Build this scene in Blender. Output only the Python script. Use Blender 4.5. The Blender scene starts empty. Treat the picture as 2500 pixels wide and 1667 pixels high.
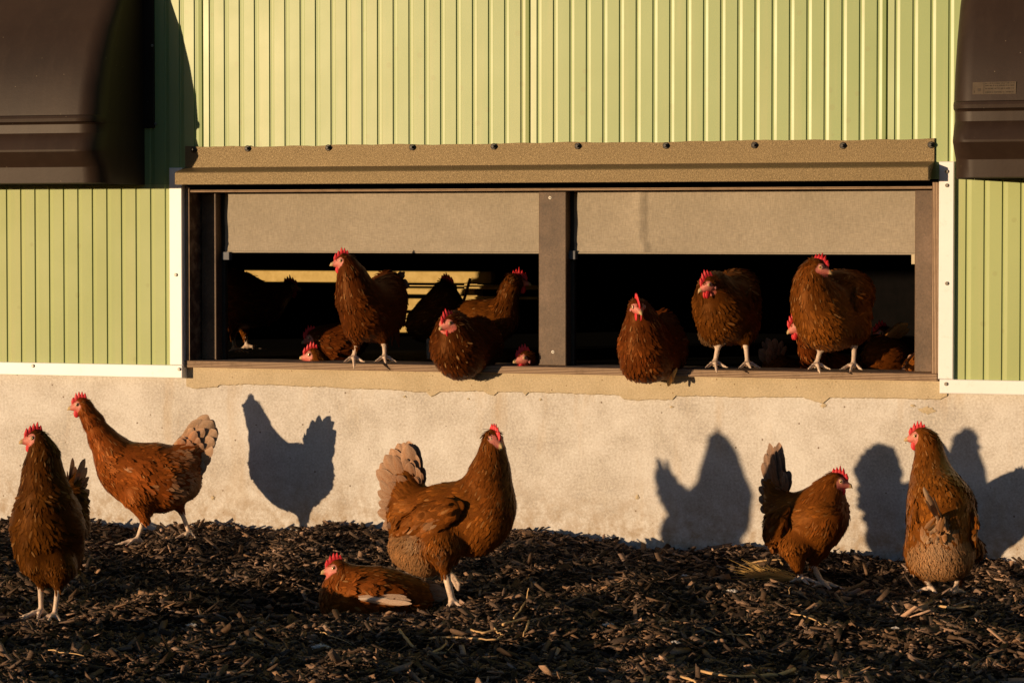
import bpy, math, random
import numpy as np
from mathutils import Vector
rad = math.radians
rng = np.random.default_rng(7)
random.seed(7)
SC = bpy.context.scene
COL = SC.collection

# ------------------------------------------------------------------ camera
FPX, THETA, ZC = 7660.0, rad(22.0), 8.6          # focal length in photo pixels, yaw to the wall, distance
PITCH = math.atan(275.5 / FPX)
CAM = np.array([ZC * math.sin(THETA), -ZC * math.cos(THETA), 0.0])
FW = np.array([-math.sin(THETA) * math.cos(PITCH), math.cos(THETA) * math.cos(PITCH), -math.sin(PITCH)])
RT = np.array([math.cos(THETA), math.sin(THETA), 0.0])
UP = np.cross(RT, FW)
cd = bpy.data.cameras.new('camera'); cam = bpy.data.objects.new('camera', cd); COL.objects.link(cam)
cam.location = CAM
cam.rotation_euler = Vector(FW).to_track_quat('-Z', 'Y').to_euler()
cd.sensor_width = 36.0; cd.lens = FPX / 2500 * 36.0; cd.clip_start = 0.1; cd.clip_end = 500
SC.camera = cam
SC.render.resolution_x = 1024; SC.render.resolution_y = 682

# ------------------------------------------------------------------ light
SUN_AZ, SUN_EL = rad(35.8), rad(2.2)
SUNDIR = np.array([math.sin(SUN_AZ) * math.cos(SUN_EL), math.cos(SUN_AZ) * math.cos(SUN_EL), -math.sin(SUN_EL)])  # travel
w = bpy.data.worlds.new('World'); SC.world = w; w.use_nodes = True
nt = w.node_tree; bg = nt.nodes['Background']
sky = nt.nodes.new('ShaderNodeTexSky'); sky.sky_type = 'NISHITA'; sky.sun_disc = False
sky.sun_elevation = SUN_EL; sky.sun_rotation = math.atan2(-SUNDIR[0], -SUNDIR[1]) 
sky.air_density = 1.0; sky.dust_density = 0.6; sky.ozone_density = 3.0
nt.links.new(sky.outputs[0], bg.inputs[0]); bg.inputs[1].default_value = 0.15
sl = bpy.data.lights.new('sun', 'SUN'); so = bpy.data.objects.new('sun', sl); COL.objects.link(so)
so.rotation_euler = Vector(SUNDIR).to_track_quat('-Z', 'Y').to_euler()
sl.energy = 5.0; sl.angle = rad(0.53); sl.color = (1.0, 0.70, 0.41)
SC.view_settings.view_transform = 'Standard'; SC.view_settings.look = 'None'
SC.view_settings.exposure = 0.0; SC.view_settings.gamma = 1.0

def ray(x, y):
    return FW + RT * (x - 1250) / FPX - UP * (y - 833.5) / FPX
def at(x, y, d=0.0):                     # photo pixel -> point on the plane d metres in front of the wall
    r = ray(x, y); return CAM + r * ((-d - CAM[1]) / r[1])
def atz(x, y, z):                        # photo pixel at camera depth z
    return CAM + ray(x, y) * z
def depth_of(x, y, d):
    return (-d - CAM[1]) / ray(x, y)[1]

# ------------------------------------------------------------------ helpers
def tag(o, label=None, cat=None, group=None, kind=None):
    if label: o['label'] = label
    if cat: o['category'] = cat
    if group: o['group'] = group
    if kind: o['kind'] = kind
    return o
def empty(name, loc, label, cat, group=None):
    o = bpy.data.objects.new(name, None); o.location = loc; o.empty_display_size = 0.05
    COL.objects.link(o); return tag(o, label, cat, group)
def mesh_obj(name, V, Fc, mat, parent=None, col=None, smooth=False):
    me = bpy.data.meshes.new(name)
    V = np.asarray(V, dtype=np.float64).reshape(-1, 3)
    if parent is not None:
        V = V - np.array(parent_world(parent))
    if isinstance(Fc, np.ndarray):
        n, k = Fc.shape
        me.vertices.add(len(V)); me.vertices.foreach_set('co', V.astype(np.float32).ravel())
        me.loops.add(n * k); me.loops.foreach_set('vertex_index', Fc.astype(np.int32).ravel())
        me.polygons.add(n); me.polygons.foreach_set('loop_start', np.arange(0, n * k, k, dtype=np.int32))
        me.update(calc_edges=True)
    else:
        me.from_pydata([tuple(v) for v in V], [], [tuple(int(i) for i in f) for f in Fc])
    if col is not None:
        a = me.color_attributes.new('col', 'FLOAT_COLOR', 'POINT')
        c = np.ones((len(V), 4), np.float32); c[:, :3] = col; a.data.foreach_set('color', c.ravel())
    if smooth:
        me.polygons.foreach_set('use_smooth', np.ones(len(me.polygons), dtype=bool))
    me.validate(); me.update()
    me.materials.append(mat)
    o = bpy.data.objects.new(name, me); COL.objects.link(o)
    if parent is not None: o.parent = parent
    return o
def parent_world(p):
    l = np.zeros(3)
    while p is not None:
        l += np.array(p.location); p = p.parent
    return l
class MB:
    def __init__(s): s.v = []; s.f = []
    def add(s, V, F):
        b = len(s.v); s.v += [tuple(map(float, v)) for v in V]; s.f += [tuple(i + b for i in f) for f in F]
    def box(s, x0, x1, y0, y1, z0, z1, c=0.0):
        # box with optional chamfer c on all edges of the xz outline at the front (y0)
        if c > 0:
            V = [(x0, y1, z0), (x1, y1, z0), (x1, y1, z1), (x0, y1, z1),
                 (x0, y0 + c, z0), (x1, y0 + c, z0), (x1, y0 + c, z1), (x0, y0 + c, z1),
                 (x0 + c, y0, z0 + c), (x1 - c, y0, z0 + c), (x1 - c, y0, z1 - c), (x0 + c, y0, z1 - c)]
            F = [(3, 2, 1, 0)] + [(i, (i + 1) % 4, 4 + (i + 1) % 4, 4 + i) for i in range(4)] + \
                [(4 + i, 4 + (i + 1) % 4, 8 + (i + 1) % 4, 8 + i) for i in range(4)] + [(8, 9, 10, 11)]
        else:
            V = [(x, y, z) for y in (y1, y0) for (x, z) in ((x0, z0), (x1, z0), (x1, z1), (x0, z1))]
            F = [(3, 2, 1, 0), (4, 5, 6, 7)] + [(i, (i + 1) % 4, 4 + (i + 1) % 4, 4 + i) for i in range(4)]
        s.add(V, F)
    def tube(s, pts, rads, n=8, cap=True):
        pts = [np.array(p, float) for p in pts]
        V = []; F = []
        for i, p in enumerate(pts):
            t = pts[min(i + 1, len(pts) - 1)] - pts[max(i - 1, 0)]; t /= np.linalg.norm(t) + 1e-9
            a = np.cross(t, [0.3, 0.2, 1.0]); a /= np.linalg.norm(a) + 1e-9; b = np.cross(t, a)
            for k in range(n):
                an = 2 * math.pi * k / n; V.append(p + rads[i] * (math.cos(an) * a + math.sin(an) * b))
        for i in range(len(pts) - 1):
            for k in range(n):
                F.append((i * n + k, i * n + (k + 1) % n, (i + 1) * n + (k + 1) % n, (i + 1) * n + k))
        if cap:
            F.append(tuple(range(n - 1, -1, -1))); F.append(tuple((len(pts) - 1) * n + k for k in range(n)))
        s.add(V, F)
    def disc(s, c, r, th, n=14, bev=0.3):           # round head lying on a wall, axis -Y
        c = np.array(c); V = []; F = []
        rings = [(r, 0), (r, -th * (1 - bev)), (r * 0.75, -th)]
        for (rr, dy) in rings:
            for k in range(n):
                an = 2 * math.pi * k / n; V.append(c + [rr * math.cos(an), dy, rr * math.sin(an)])
        for i in range(2):
            for k in range(n): F.append((i * n + k, i * n + (k + 1) % n, (i + 1) * n + (k + 1) % n, (i + 1) * n + k))
        F.append(tuple(2 * n + k for k in range(n)))
        s.add(V, F)
    def build(s, name, mat, parent=None, smooth=False):
        return mesh_obj(name, s.v, s.f, mat, parent, smooth=smooth)

# ------------------------------------------------------------------ materials
def mat_base(name, rough=0.6, spec=0.5, metal=0.0):
    m = bpy.data.materials.new(name); m.use_nodes = True
    b = m.node_tree.nodes['Principled BSDF']
    b.inputs['Roughness'].default_value = rough; b.inputs['Metallic'].default_value = metal
    b.inputs['Specular IOR Level'].default_value = spec
    return m, m.node_tree, b
def N(t, typ, **kw):
    n = t.nodes.new(typ)
    for k, v in kw.items():
        if hasattr(n, k): setattr(n, k, v)
        else: n.inputs[k].default_value = v
    return n
def noise(t, scale, detail=4, rough=0.55, vec=None, dist=0.0):
    n = N(t, 'ShaderNodeTexNoise'); n.inputs['Scale'].default_value = scale; n.inputs['Detail'].default_value = detail
    n.inputs['Roughness'].default_value = rough; n.inputs['Distortion'].default_value = dist
    if vec is not None: t.links.new(vec, n.inputs['Vector'])
    return n.outputs['Fac']
def ramp(t, fac, stops):
    r = N(t, 'ShaderNodeValToRGB'); e = r.color_ramp.elements
    while len(e) < len(stops): e.new(0.5)
    for el, (p, c) in zip(e, stops):
        el.position = p; el.color = (*c, 1) if not isinstance(c, float) else (c, c, c, 1)
    t.links.new(fac, r.inputs[0]); return r.outputs[0]
def mix(t, fac, a, b, mode='MIX'):
    m = N(t, 'ShaderNodeMix'); m.data_type = 'RGBA'; m.blend_type = mode
    for s, v in ((m.inputs[0], fac), (m.inputs[6], a), (m.inputs[7], b)):
        if isinstance(v, bpy.types.NodeSocket): t.links.new(v, s)
        elif isinstance(v, (int, float)): s.default_value = v
        else: s.default_value = (*v, 1)
    return m.outputs[2]
def coords(t, scale=(1, 1, 1)):
    c = N(t, 'ShaderNodeTexCoord'); mp = N(t, 'ShaderNodeMapping'); mp.inputs['Scale'].default_value = scale
    g = N(t, 'ShaderNodeNewGeometry')
    t.links.new(g.outputs['Position'], mp.inputs[0]); return mp.outputs[0]
def bump(t, b, h, strength=0.3, dist=0.002):
    n = N(t, 'ShaderNodeBump'); n.inputs['Strength'].default_value = strength; n.inputs['Distance'].default_value = dist
    t.links.new(h, n.inputs['Height']); t.links.new(n.outputs[0], b.inputs['Normal'])

def m_concrete():
    m, t, b = mat_base('concrete', 0.85, 0.25); v = coords(t)
    big = noise(t, 4.5, 6, 0.68, v, .4); mid = noise(t, 14, 6, 0.65, v); fine = noise(t, 160, 3, 0.7, v)
    c = ramp(t, big, [(0.32, (0.50, 0.465, 0.42)), (0.5, (0.60, 0.57, 0.535)), (0.68, (0.68, 0.66, 0.63))])
    c = mix(t, 0.5, c, ramp(t, mid, [(0.3, (0.36, 0.36, 0.36)), (0.7, (0.64, 0.64, 0.64))]), 'OVERLAY')
    c = mix(t, 0.75, c, ramp(t, fine, [(0.3, (0.3, 0.3, 0.3)), (0.7, (0.68, 0.68, 0.68))]), 'OVERLAY')
    # ochre drip stains, stretched vertically
    st = noise(t, 1.0, 5, 0.6, coords(t, (9, 9, 1.6)))
    c = mix(t, ramp(t, st, [(0.56, 0.0), (0.72, 0.45)]), c, (0.52, 0.38, 0.22))
    # fine pits
    vo = N(t, 'ShaderNodeTexVoronoi'); vo.inputs['Scale'].default_value = 22; t.links.new(v, vo.inputs['Vector'])
    pit = ramp(t, vo.outputs['Distance'], [(0.035, 1.0), (0.07, 0.0)])
    c = mix(t, pit, c, (0.16, 0.11, 0.07))
    # dirt low on the wall (splash marks)
    g = N(t, 'ShaderNodeNewGeometry'); sp = N(t, 'ShaderNodeSeparateXYZ'); t.links.new(g.outputs['Position'], sp.inputs[0])
    mr = N(t, 'ShaderNodeMapRange'); t.links.new(sp.outputs[2], mr.inputs[0])
    mr.inputs[1].default_value = -0.66; mr.inputs[2].default_value = -0.90
    sp2 = ramp(t, noise(t, 30, 6, 0.7, v), [(0.42, 0.0), (0.62, 1.0)])
    mm = N(t, 'ShaderNodeMath', operation='MULTIPLY'); t.links.new(mr.outputs[0], mm.inputs[0]); t.links.new(sp2, mm.inputs[1])
    c = mix(t, mm.outputs[0], c, (0.34, 0.24, 0.14))
    t.links.new(c, b.inputs['Base Color']); bump(t, b, fine, 0.35, 0.002); return m
def m_mortar():
    m, t, b = mat_base('mortar', 0.9, 0.2); v = coords(t)
    a = noise(t, 9, 6, 0.6, v); f = noise(t, 210, 3, 0.7, v)
    c = ramp(t, a, [(0.3, (0.46, 0.375, 0.245)), (0.7, (0.57, 0.475, 0.33))])
    c = mix(t, 0.5, c, ramp(t, f, [(0.3, (0.3, 0.3, 0.3)), (0.7, (0.7, 0.7, 0.7))]), 'OVERLAY')
    vo = N(t, 'ShaderNodeTexVoronoi'); vo.inputs['Scale'].default_value = 42; t.links.new(v, vo.inputs['Vector'])
    c = mix(t, ramp(t, vo.outputs['Distance'], [(0.05, 1.0), (0.09, 0.0)]), c, (0.2, 0.12, 0.05))
    t.links.new(c, b.inputs['Base Color']); bump(t, b, f, 0.5, 0.003); return m
def m_green(dull=False):
    m, t, b = mat_base('green_steel', 0.34, 0.35 if dull else 0.5); v = coords(t)
    a = noise(t, 1.3, 4, 0.6, v); st = noise(t, 1.0, 4, 0.6, coords(t, (25, 25, 1.0)))
    c = ramp(t, a, [(0.3, (0.33, 0.40, 0.16)), (0.7, (0.38, 0.45, 0.19))] if dull else [(0.3, (0.26, 0.355, 0.135)), (0.7, (0.30, 0.40, 0.16))])
    c = mix(t, ramp(t, st, [(0.5, 0.0), (0.75, 0.35)]), c, (0.47, 0.46, 0.22))
    vo = N(t, 'ShaderNodeTexVoronoi'); vo.inputs['Scale'].default_value = 15; t.links.new(v, vo.inputs['Vector'])
    c = mix(t, ramp(t, vo.outputs['Distance'], [(0.10, 0.30), (0.14, 0.0)]), c, (0.26, 0.27, 0.10))
    t.links.new(c, b.inputs['Base Color'])
    rr = ramp(t, noise(t, 3, 5, 0.6, v), [(0.3, 0.5), (0.7, 0.6)] if dull else [(0.3, 0.36), (0.7, 0.43)]); t.links.new(rr, b.inputs['Roughness'])
    bump(t, b, noise(t, 4, 2, 0.5, v), 0.15, 0.01); return m
def m_bronze():
    m, t, b = mat_base('bronze_coated_metal', 0.38, 0.6); v = coords(t)
    a = noise(t, 5, 5, 0.6, v); f = noise(t, 230, 4, 0.75, v, 0.6)
    c = ramp(t, a, [(0.3, (0.095, 0.068, 0.036)), (0.7, (0.145, 0.105, 0.058))])
    c = mix(t, ramp(t, f, [(0.35, 0.0), (0.65, 0.8)]), c, (0.20, 0.145, 0.075))
    b.inputs['Specular Tint'].default_value = (1, .80, .48, 1)
    t.links.new(c, b.inputs['Base Color']); bump(t, b, f, 0.5, 0.003); return m
def m_hood():
    m, t, b = mat_base('brown_moulded_plastic', 0.5, 0.25); v = coords(t)
    a = noise(t, 3, 6, 0.65, v); st = noise(t, 1.0, 5, 0.6, coords(t, (30, 30, 2)))
    c = ramp(t, a, [(0.3, (0.022, 0.013, 0.009)), (0.7, (0.036, 0.021, 0.014))])
    c = mix(t, ramp(t, st, [(0.5, 0.0), (0.8, 0.25)]), c, (0.06, 0.04, 0.028))
    vo = N(t, 'ShaderNodeTexVoronoi'); vo.inputs['Scale'].default_value = 34; t.links.new(v, vo.inputs['Vector'])
    c = mix(t, ramp(t, vo.outputs['Distance'], [(0.02, 0.7), (0.05, 0.0)]), c, (0.30, 0.24, 0.16))
    t.links.new(c, b.inputs['Base Color']); bump(t, b, noise(t, 60, 5, 0.7, v), 0.12, 0.002); return m
def m_white():
    m, t, b = mat_base('white_coated_steel', 0.4, 0.5); v = coords(t)
    c = ramp(t, noise(t, 6, 6, 0.65, v), [(0.3, (0.80, 0.82, 0.84)), (0.7, (0.86, 0.88, 0.90))])
    c = mix(t, ramp(t, noise(t, 40, 5, 0.7, v), [(0.58, 0.0), (0.75, 0.3)]), c, (0.5, 0.46, 0.36))
    t.links.new(c, b.inputs['Base Color']); return m
def m_ply():
    m, t, b = mat_base('plywood_edge', 0.75, 0.3); g = N(t, 'ShaderNodeNewGeometry')
    # plies run along the long side; member objects carry a ply direction in the 'ply' object property
    at_ = N(t, 'ShaderNodeAttribute'); at_.attribute_type = 'OBJECT'; at_.attribute_name = 'ply_vertical'
    sp = N(t, 'ShaderNodeSeparateXYZ'); t.links.new(g.outputs['Position'], sp.inputs[0])
    mx = N(t, 'ShaderNodeMix'); mx.data_type = 'FLOAT'
    t.links.new(at_.outputs['Fac'], mx.inputs[0]); t.links.new(sp.outputs[2], mx.inputs[2]); t.links.new(sp.outputs[0], mx.inputs[3])
    ns = noise(t, 30, 4, 0.6, coords(t)); 
    ma = N(t, 'ShaderNodeMath', operation='MULTIPLY_ADD'); t.links.new(ns, ma.inputs[0]); ma.inputs[1].default_value = 0.0012
    t.links.new(mx.outputs[0], ma.inputs[2])
    ms = N(t, 'ShaderNodeMath', operation='MULTIPLY'); t.links.new(ma.outputs[0], ms.inputs[0]); ms.inputs[1].default_value = 2 * math.pi / 0.0040
    si = N(t, 'ShaderNodeMath', operation='SINE'); t.links.new(ms.outputs[0], si.inputs[0])
    mr = N(t, 'ShaderNodeMapRange'); t.links.new(si.outputs[0], mr.inputs[0]); mr.inputs[1].default_value = -1
    c = ramp(t, mr.outputs[0], [(0.25, (0.09, 0.05, 0.03)), (0.65, (0.52, 0.37, 0.25))])
    c = mix(t, ramp(t, noise(t, 25, 6, 0.7, coords(t)), [(0.5, 0.0), (0.75, 0.7)]), c, (0.14, 0.09, 0.05))
    t.links.new(c, b.inputs['Base Color']); bump(t, b, mr.outputs[0], 0.6, 0.002); return m
def m_post():
    m, t, b = mat_base('dirty_brown_board', 0.55, 0.4); v = coords(t)
    c = ramp(t, noise(t, 7, 6, 0.7, v), [(0.3, (0.065, 0.040, 0.024)), (0.55, (0.125, 0.08, 0.05)), (0.75, (0.19, 0.125, 0.085))])
    f = noise(t, 210, 4, 0.85, v)
    c = mix(t, 0.95, c, ramp(t, f, [(0.3, (0.3, 0.3, 0.3)), (0.7, (0.75, 0.75, 0.75))]), 'OVERLAY')
    t.links.new(c, b.inputs['Base Color']); bump(t, b, f, 0.4, 0.002); return m
def m_fabric():
    m, t, b = mat_base('woven_screen_fabric', 0.8, 0.3); v = coords(t)
    c = ramp(t, noise(t, 5, 5, 0.65, v), [(0.3, (0.29, 0.25, 0.19)), (0.7, (0.37, 0.32, 0.25))])
    wv = noise(t, 1.0, 2, 0.5, coords(t, (380, 380, 60))); wh = noise(t, 1.0, 2, 0.5, coords(t, (60, 60, 480)))
    c = mix(t, 0.3, c, ramp(t, wv, [(0.3, (0.3, 0.3, 0.3)), (0.7, (0.7, 0.7, 0.7))]), 'OVERLAY')
    c = mix(t, 0.3, c, ramp(t, wh, [(0.3, (0.3, 0.3, 0.3)), (0.7, (0.7, 0.7, 0.7))]), 'OVERLAY')
    t.links.new(c, b.inputs['Base Color']); bump(t, b, wh, 0.4, 0.001); return m
def m_plain(name, c1, c2, rough=0.6, spec=0.4, scale=20, metal=0.0, bs=0.2):
    m, t, b = mat_base(name, rough, spec, metal); v = coords(t); n = noise(t, scale, 5, 0.65, v)
    t.links.new(ramp(t, n, [(0.3, c1), (0.7, c2)]), b.inputs['Base Color'])
    if bs: bump(t, b, n, bs, 0.002)
    return m
def m_attr(name, rough=0.6, spec=0.3, nscale=120, amt=0.5, sheen=0.0, bs=0.0):
    m, t, b = mat_base(name, rough, spec); v = coords(t)
    a = N(t, 'ShaderNodeVertexColor'); a.layer_name = 'col'
    n = noise(t, nscale, 4, 0.7, v)
    c = mix(t, amt, a.outputs[0], ramp(t, n, [(0.3, (0.28, 0.28, 0.28)), (0.7, (0.72, 0.72, 0.72))]), 'OVERLAY')
    t.links.new(c, b.inputs['Base Color'])
    if sheen: b.inputs['Sheen Weight'].default_value = sheen
    if bs: bump(t, b, n, bs, 0.002)
    return m
def m_ground():
    m, t, b = mat_base('bark_mulch_soil', 0.95, 0.1); v = coords(t); n = noise(t, 45, 8, 0.75, v)
    t.links.new(ramp(t, n, [(0.3, (0.012, 0.008, 0.006)), (0.6, (0.045, 0.03, 0.02)), (0.8, (0.10, 0.065, 0.04))]), b.inputs['Base Color'])
    bump(t, b, n, 0.8, 0.02); return m

M = dict(concrete=m_concrete(), mortar=m_mortar(), green=m_green(), green_dull=m_green(True), bronze=m_bronze(), hood=m_hood(), white=m_white(),
         ply=m_ply(), post=m_post(), fabric=m_fabric(), ground=m_ground(),
         bolt=m_plain('black_bolt_washer', (0.015, 0.012, 0.01), (0.04, 0.032, 0.025), 0.5, 0.5),
         rivet=m_plain('grey_steel_rivet', (0.16, 0.14, 0.11), (0.28, 0.25, 0.2), 0.35, 0.6),
         screw=m_plain('bright_screw', (0.7, 0.66, 0.55), (0.8, 0.77, 0.7), 0.3, 0.6),
         bracket=m_plain('grey_plastic_bracket', (0.08, 0.09, 0.11), (0.12, 0.13, 0.16), 0.6),
         block=m_plain('pale_wood_block', (0.5, 0.42, 0.28), (0.62, 0.54, 0.38), 0.7),
         label=m_plain('faded_label', (0.055, 0.038, 0.022), (0.08, 0.055, 0.032), 0.6, 0.3, 60),
         ink=m_plain('faded_ink', (0.036, 0.024, 0.014), (0.05, 0.034, 0.02), 0.6, 0.3, 60),
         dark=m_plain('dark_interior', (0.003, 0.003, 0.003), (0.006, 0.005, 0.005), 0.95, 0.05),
         slat=m_plain('slat_timber', (0.42, 0.30, 0.09), (0.58, 0.44, 0.17), 0.7, 0.3, 30),
         rust=m_plain('rusty_rod', (0.12, 0.04, 0.02), (0.2, 0.07, 0.03), 0.8),
         roof=m_plain('dark_roof_sheet', (0.08, 0.08, 0.08), (0.12, 0.12, 0.12), 0.6),
         feather=m_attr('feather', 0.42, 0.13, 420, 0.7), skin=m_attr('hen_skin', 0.55, 0.4, 420, 0.45, bs=0.3),
         comb=m_attr('comb_flesh', 0.5, 0.4, 350, 0.4, bs=0.35), chip=m_attr('bark_chip', 0.8, 0.25, 180, 0.7, bs=0.6),
         eye=m_attr('hen_eye', 0.12, 0.6, 50, 0.0), straw=m_attr('dry_straw', 0.6, 0.3, 200, 0.4),
         down=m_attr('white_down', 0.8, 0.2, 100, 0.2))
M['feather'].node_tree.nodes['Principled BSDF'].inputs['Specular Tint'].default_value = (1.0, .42, .12, 1)
for k_ in ('comb', 'skin'):
    bb = M[k_].node_tree.nodes['Principled BSDF']; bb.inputs['Subsurface Weight'].default_value = 0.12
    bb.inputs['Subsurface Radius'].default_value = (0.006, 0.002, 0.001); bb.inputs['Subsurface Scale'].default_value = 0.5

# ================================================================== the poultry house
house = empty('poultry_house', (0, 0, -0.86), 'green clad poultry house with concrete plinth and a wide open window full of hens', 'building')
def HP(b, name, mat, parent=house, **k): return b.build(name, mat, parent, **k)
XL, XR = -5.2, 4.8
ztop = 2.4
z_sill = at(455, 880, 0.02)[2]; z_sillb = z_sill - 0.0195
z_trimL0 = at(200, 918, .03)[2]; z_trimL1 = at(200, 887, .03)[2]
x_openL = at(446, 700, .015)[0]; x_openR = at(2290, 700, .015)[0]
x_tL0 = at(415, 700, .03)[0]; x_tL1 = at(446, 700, .03)[0]; x_tR0 = at(2292, 700, .03)[0]; x_tR1 = at(2329, 700, .03)[0]
z_open = at(1250, 462, 0)[2]
W2 = (-3.60, -1.84)                              # a second window further along the wall, left of the picture
W2z0, W2z1 = z_sill, 0.02
# concrete plinth
b = MB(); b.box(XL, XR, 0.0, 0.16, -1.5, z_sillb - 0.0005); HP(b, 'concrete_plinth', M['concrete'])
# thin ledge of rough render right under the left and right trims
# mortar band with a ragged lower edge
low = [(455, 944), (462, 946), (475, 950), (500, 948), (530, 946), (534, 941), (600, 939), (680, 941), (740, 944), (800, 945), (850, 949),
       (905, 950), (980, 954), (1010, 957), (1040, 958), (1052, 968), (1062, 966), (1075, 958), (1120, 956), (1180, 955), (1192, 963), (1206, 967),
       (1215, 958), (1275, 958), (1283, 967), (1290, 958), (1360, 960), (1440, 963), (1512, 965), (1522, 974), (1560, 979), (1600, 975), (1642, 977),
       (1650, 968), (1700, 967), (1760, 968), (1800, 971), (1880, 970), (1960, 971), (1990, 980), (2010, 985), (2025, 972), (2100, 972), (2200, 973), (2260, 975), (2295, 977), (2312, 968)]
pts = []
for i in range(len(low) - 1):
    (xa, ya), (xb, yb) = low[i], low[i + 1]; n = max(1, int((xb - xa) / 6))
    for k in range(n):
        t_ = k / n; pts.append((xa + (xb - xa) * t_, ya + (yb - ya) * t_ + random.uniform(-1.2, 1.2)))
pts.append(low[-1])
V = []; F = []
for i, (x, y) in enumerate(pts):
    p = at(x, y, 0.004); X, zb = p[0], p[2]
    V += [(X, -0.0045, z_sillb - 0.0008), (X, -0.0045, zb + 0.002), (X, 0.0, zb)]
    if i: a = 3 * i; F += [(a - 3, a - 2, a + 1, a), (a - 2, a - 1, a + 2, a + 1)]
mesh_obj('mortar_band', V, F, M['mortar'], house)
def smear(cx_, cy_, rx_, ry_, n=26):
    V = []; c = at(cx_, cy_, .002); V.append((c[0], -.0030, c[2]))
    for k in range(n):
        a = 2 * math.pi * k / n; q = at(cx_ + rx_ * math.cos(a) * random.uniform(.55, 1.1), cy_ + ry_ * math.sin(a) * random.uniform(.5, 1.15), .001); V.append((q[0], -.0016, q[2]))
    mesh_obj('mortar_smear', V, [(0, 1 + (k + 1) % n, 1 + k) for k in range(n)], M['mortar'], house)
for q_ in ((2262, 1001, 24, 10), (2228, 990, 8, 4), (2010, 990, 9, 6), (988, 968, 5, 3), (1143, 973, 4, 2), (1640, 993, 6, 3), (520, 1215, 5, 6), (1556, 1213, 5, 7), (1320, 975, 4, 3)): smear(*q_)
# corrugated cladding
def panel(x0, x1, z0, z1, ph=0.0, mat='green'):
    pitch = 1.0 / 21; prof = [(x0, 0.0145), (x0 + 0.0015, 0.001)]
    k0 = math.floor((x0 - ph) / pitch)
    x = ph + k0 * pitch
    while x < x1:
        for dx, dy in ((-0.0050, 0.0), (-0.0040, 0.0030), (-0.0026, 0.0036), (-0.0004, 0.0036), (0.0022, 0.0020), (0.0098, 0.0005), (0.0112, 0.0)):
            if x0 + 0.004 < x + dx < x1 - 0.004: prof.append((x + dx, dy))
        x += pitch
    prof += [(x1 - 0.003, 0.001), (x1 - 0.002, 0.0145)]
    V = []; F = []
    zs = [z0, z1]
    for (px_, dy) in prof:
        for z in zs: V.append((px_, -0.020 + dy, z))
    for i in range(len(prof) - 1): F.append((2 * i, 2 * i + 2, 2 * i + 3, 2 * i + 1))
    o = mesh_obj('cladding_panel', V, F, M[mat], house)
    return o
joints = [0.061 + k for k in range(-6, 6)]
ph0 = 0.061 + 0.5 / 21
def strip(xa, xb, za, zb, mat='green_dull'):
    js = [xa] + [j for j in joints if xa + .03 < j < xb - .03] + [xb]
    for i in range(len(js) - 1): panel(js[i], js[i + 1] - 0.001, za, zb, ph0, mat)
z_mid = z_open + 0.02
strip(XL, XR, z_mid, ztop, 'green')
strip(W2[1], x_tL1 - 0.01, z_trimL0 + .02, z_mid - 0.0005)
strip(XL, W2[0], z_trimL0 + .02, z_mid - 0.0005)
strip(x_tR0 + 0.01, XR, z_trimL0 + .02, z_mid - 0.0005)
strip(W2[0], W2[1], W2z1, z_mid - 0.0005)
b = MB()                                          # structural wall core behind the cladding
for (a_, c_, e_, g_) in ((XL, XR, z_mid, ztop), (W2[1], x_openL, z_sillb, z_mid - .001), (XL, W2[0], z_sillb, z_mid - .001), (x_openR, XR, z_sillb, z_mid - .001), (W2[0], W2[1], W2z1, z_mid - .001)):
    b.box(a_, c_, 0.004, 0.12, e_, g_)
HP(b, 'wall_core', M['dark'])
# white trims
def trim(x0, x1, z0, z1, y=-0.034, c=0.002):
    b = MB(); b.box(x0, x1, y, 0.0, z0, z1, c); return HP(b, 'white_trim', M['white'])
z_tt = at(430, 410, .03)[2]
trim(W2[1], x_tL1 - .0005, z_trimL0, z_trimL1)
trim(x_tL0, x_tL1, z_trimL1 + .0006, z_tt)
trim(x_tR0 + .004, XR, z_trimL0, z_trimL1)
trim(x_tR0, x_tR1, z_trimL1 + .0006, z_tt)
def head(name, x, y, d, r, th, mat, parent, hexa=False):
    p = at(x, y, d); b = MB()
    if hexa:
        b.disc((p[0], -d, p[2]), r, th * 0.35, 18); b.disc((p[0], -d - th * 0.3, p[2]), r * 0.55, th * 0.7, 6, 0.15)
    else: b.disc((p[0], -d, p[2]), r, th)
    return HP(b, name, mat, parent)
for (x, y) in ((81, 893), (438, 901), (430, 671), (2312, 419), (2312, 453), (2312, 692), (2310, 937), (-300, 889)):
    head('rivet', x, y, 0.034, 0.0048, 0.004, M['rivet'], house)
# window frame (plywood), posts, screens, sill
def ply(x0, x1, y0, y1, z0, z1, vertical, name):
    b = MB(); b.box(x0, x1, y0, y1, z0, z1, 0.001); o = HP(b, name, M['ply']); o['ply_vertical'] = float(vertical); return o
x_p1 = at(463, 700, .015)[0]; x_p2 = at(2275, 700, .015)[0]
ply(x_openL + .001, x_p1, -0.015, 0.14, z_sill + .0005, z_open + .012, 1, 'window_jamb')
ply(x_p2, x_openR - .001, -0.015, 0.14, z_sill + .0005, z_open + .012, 1, 'window_jamb')
ply(x_openL + .001, x_openR - .001, -0.020, 0.17, z_sillb, z_sill, 0, 'window_sill')
ply(x_p1 + .0005, x_p2 - .0005, -0.012, 0.14, z_open - .005, z_open + .002, 0, 'window_head')
YP = 0.050
def post(xa, xb, name='window_post'):
    X0 = at(xa, 700, -YP)[0]; X1 = at(xb, 700, -YP)[0]
    b = MB(); b.box(X0, X1, YP, YP + 0.06, z_sill + .0006, z_open - .0065, 0.002); return HP(b, name, M['post']), X0, X1
p1, a1, b1 = post(492, 528); p2, a2, b2 = post(1315, 1382); p3, a3, b3 = post(2233, 2277)
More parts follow.
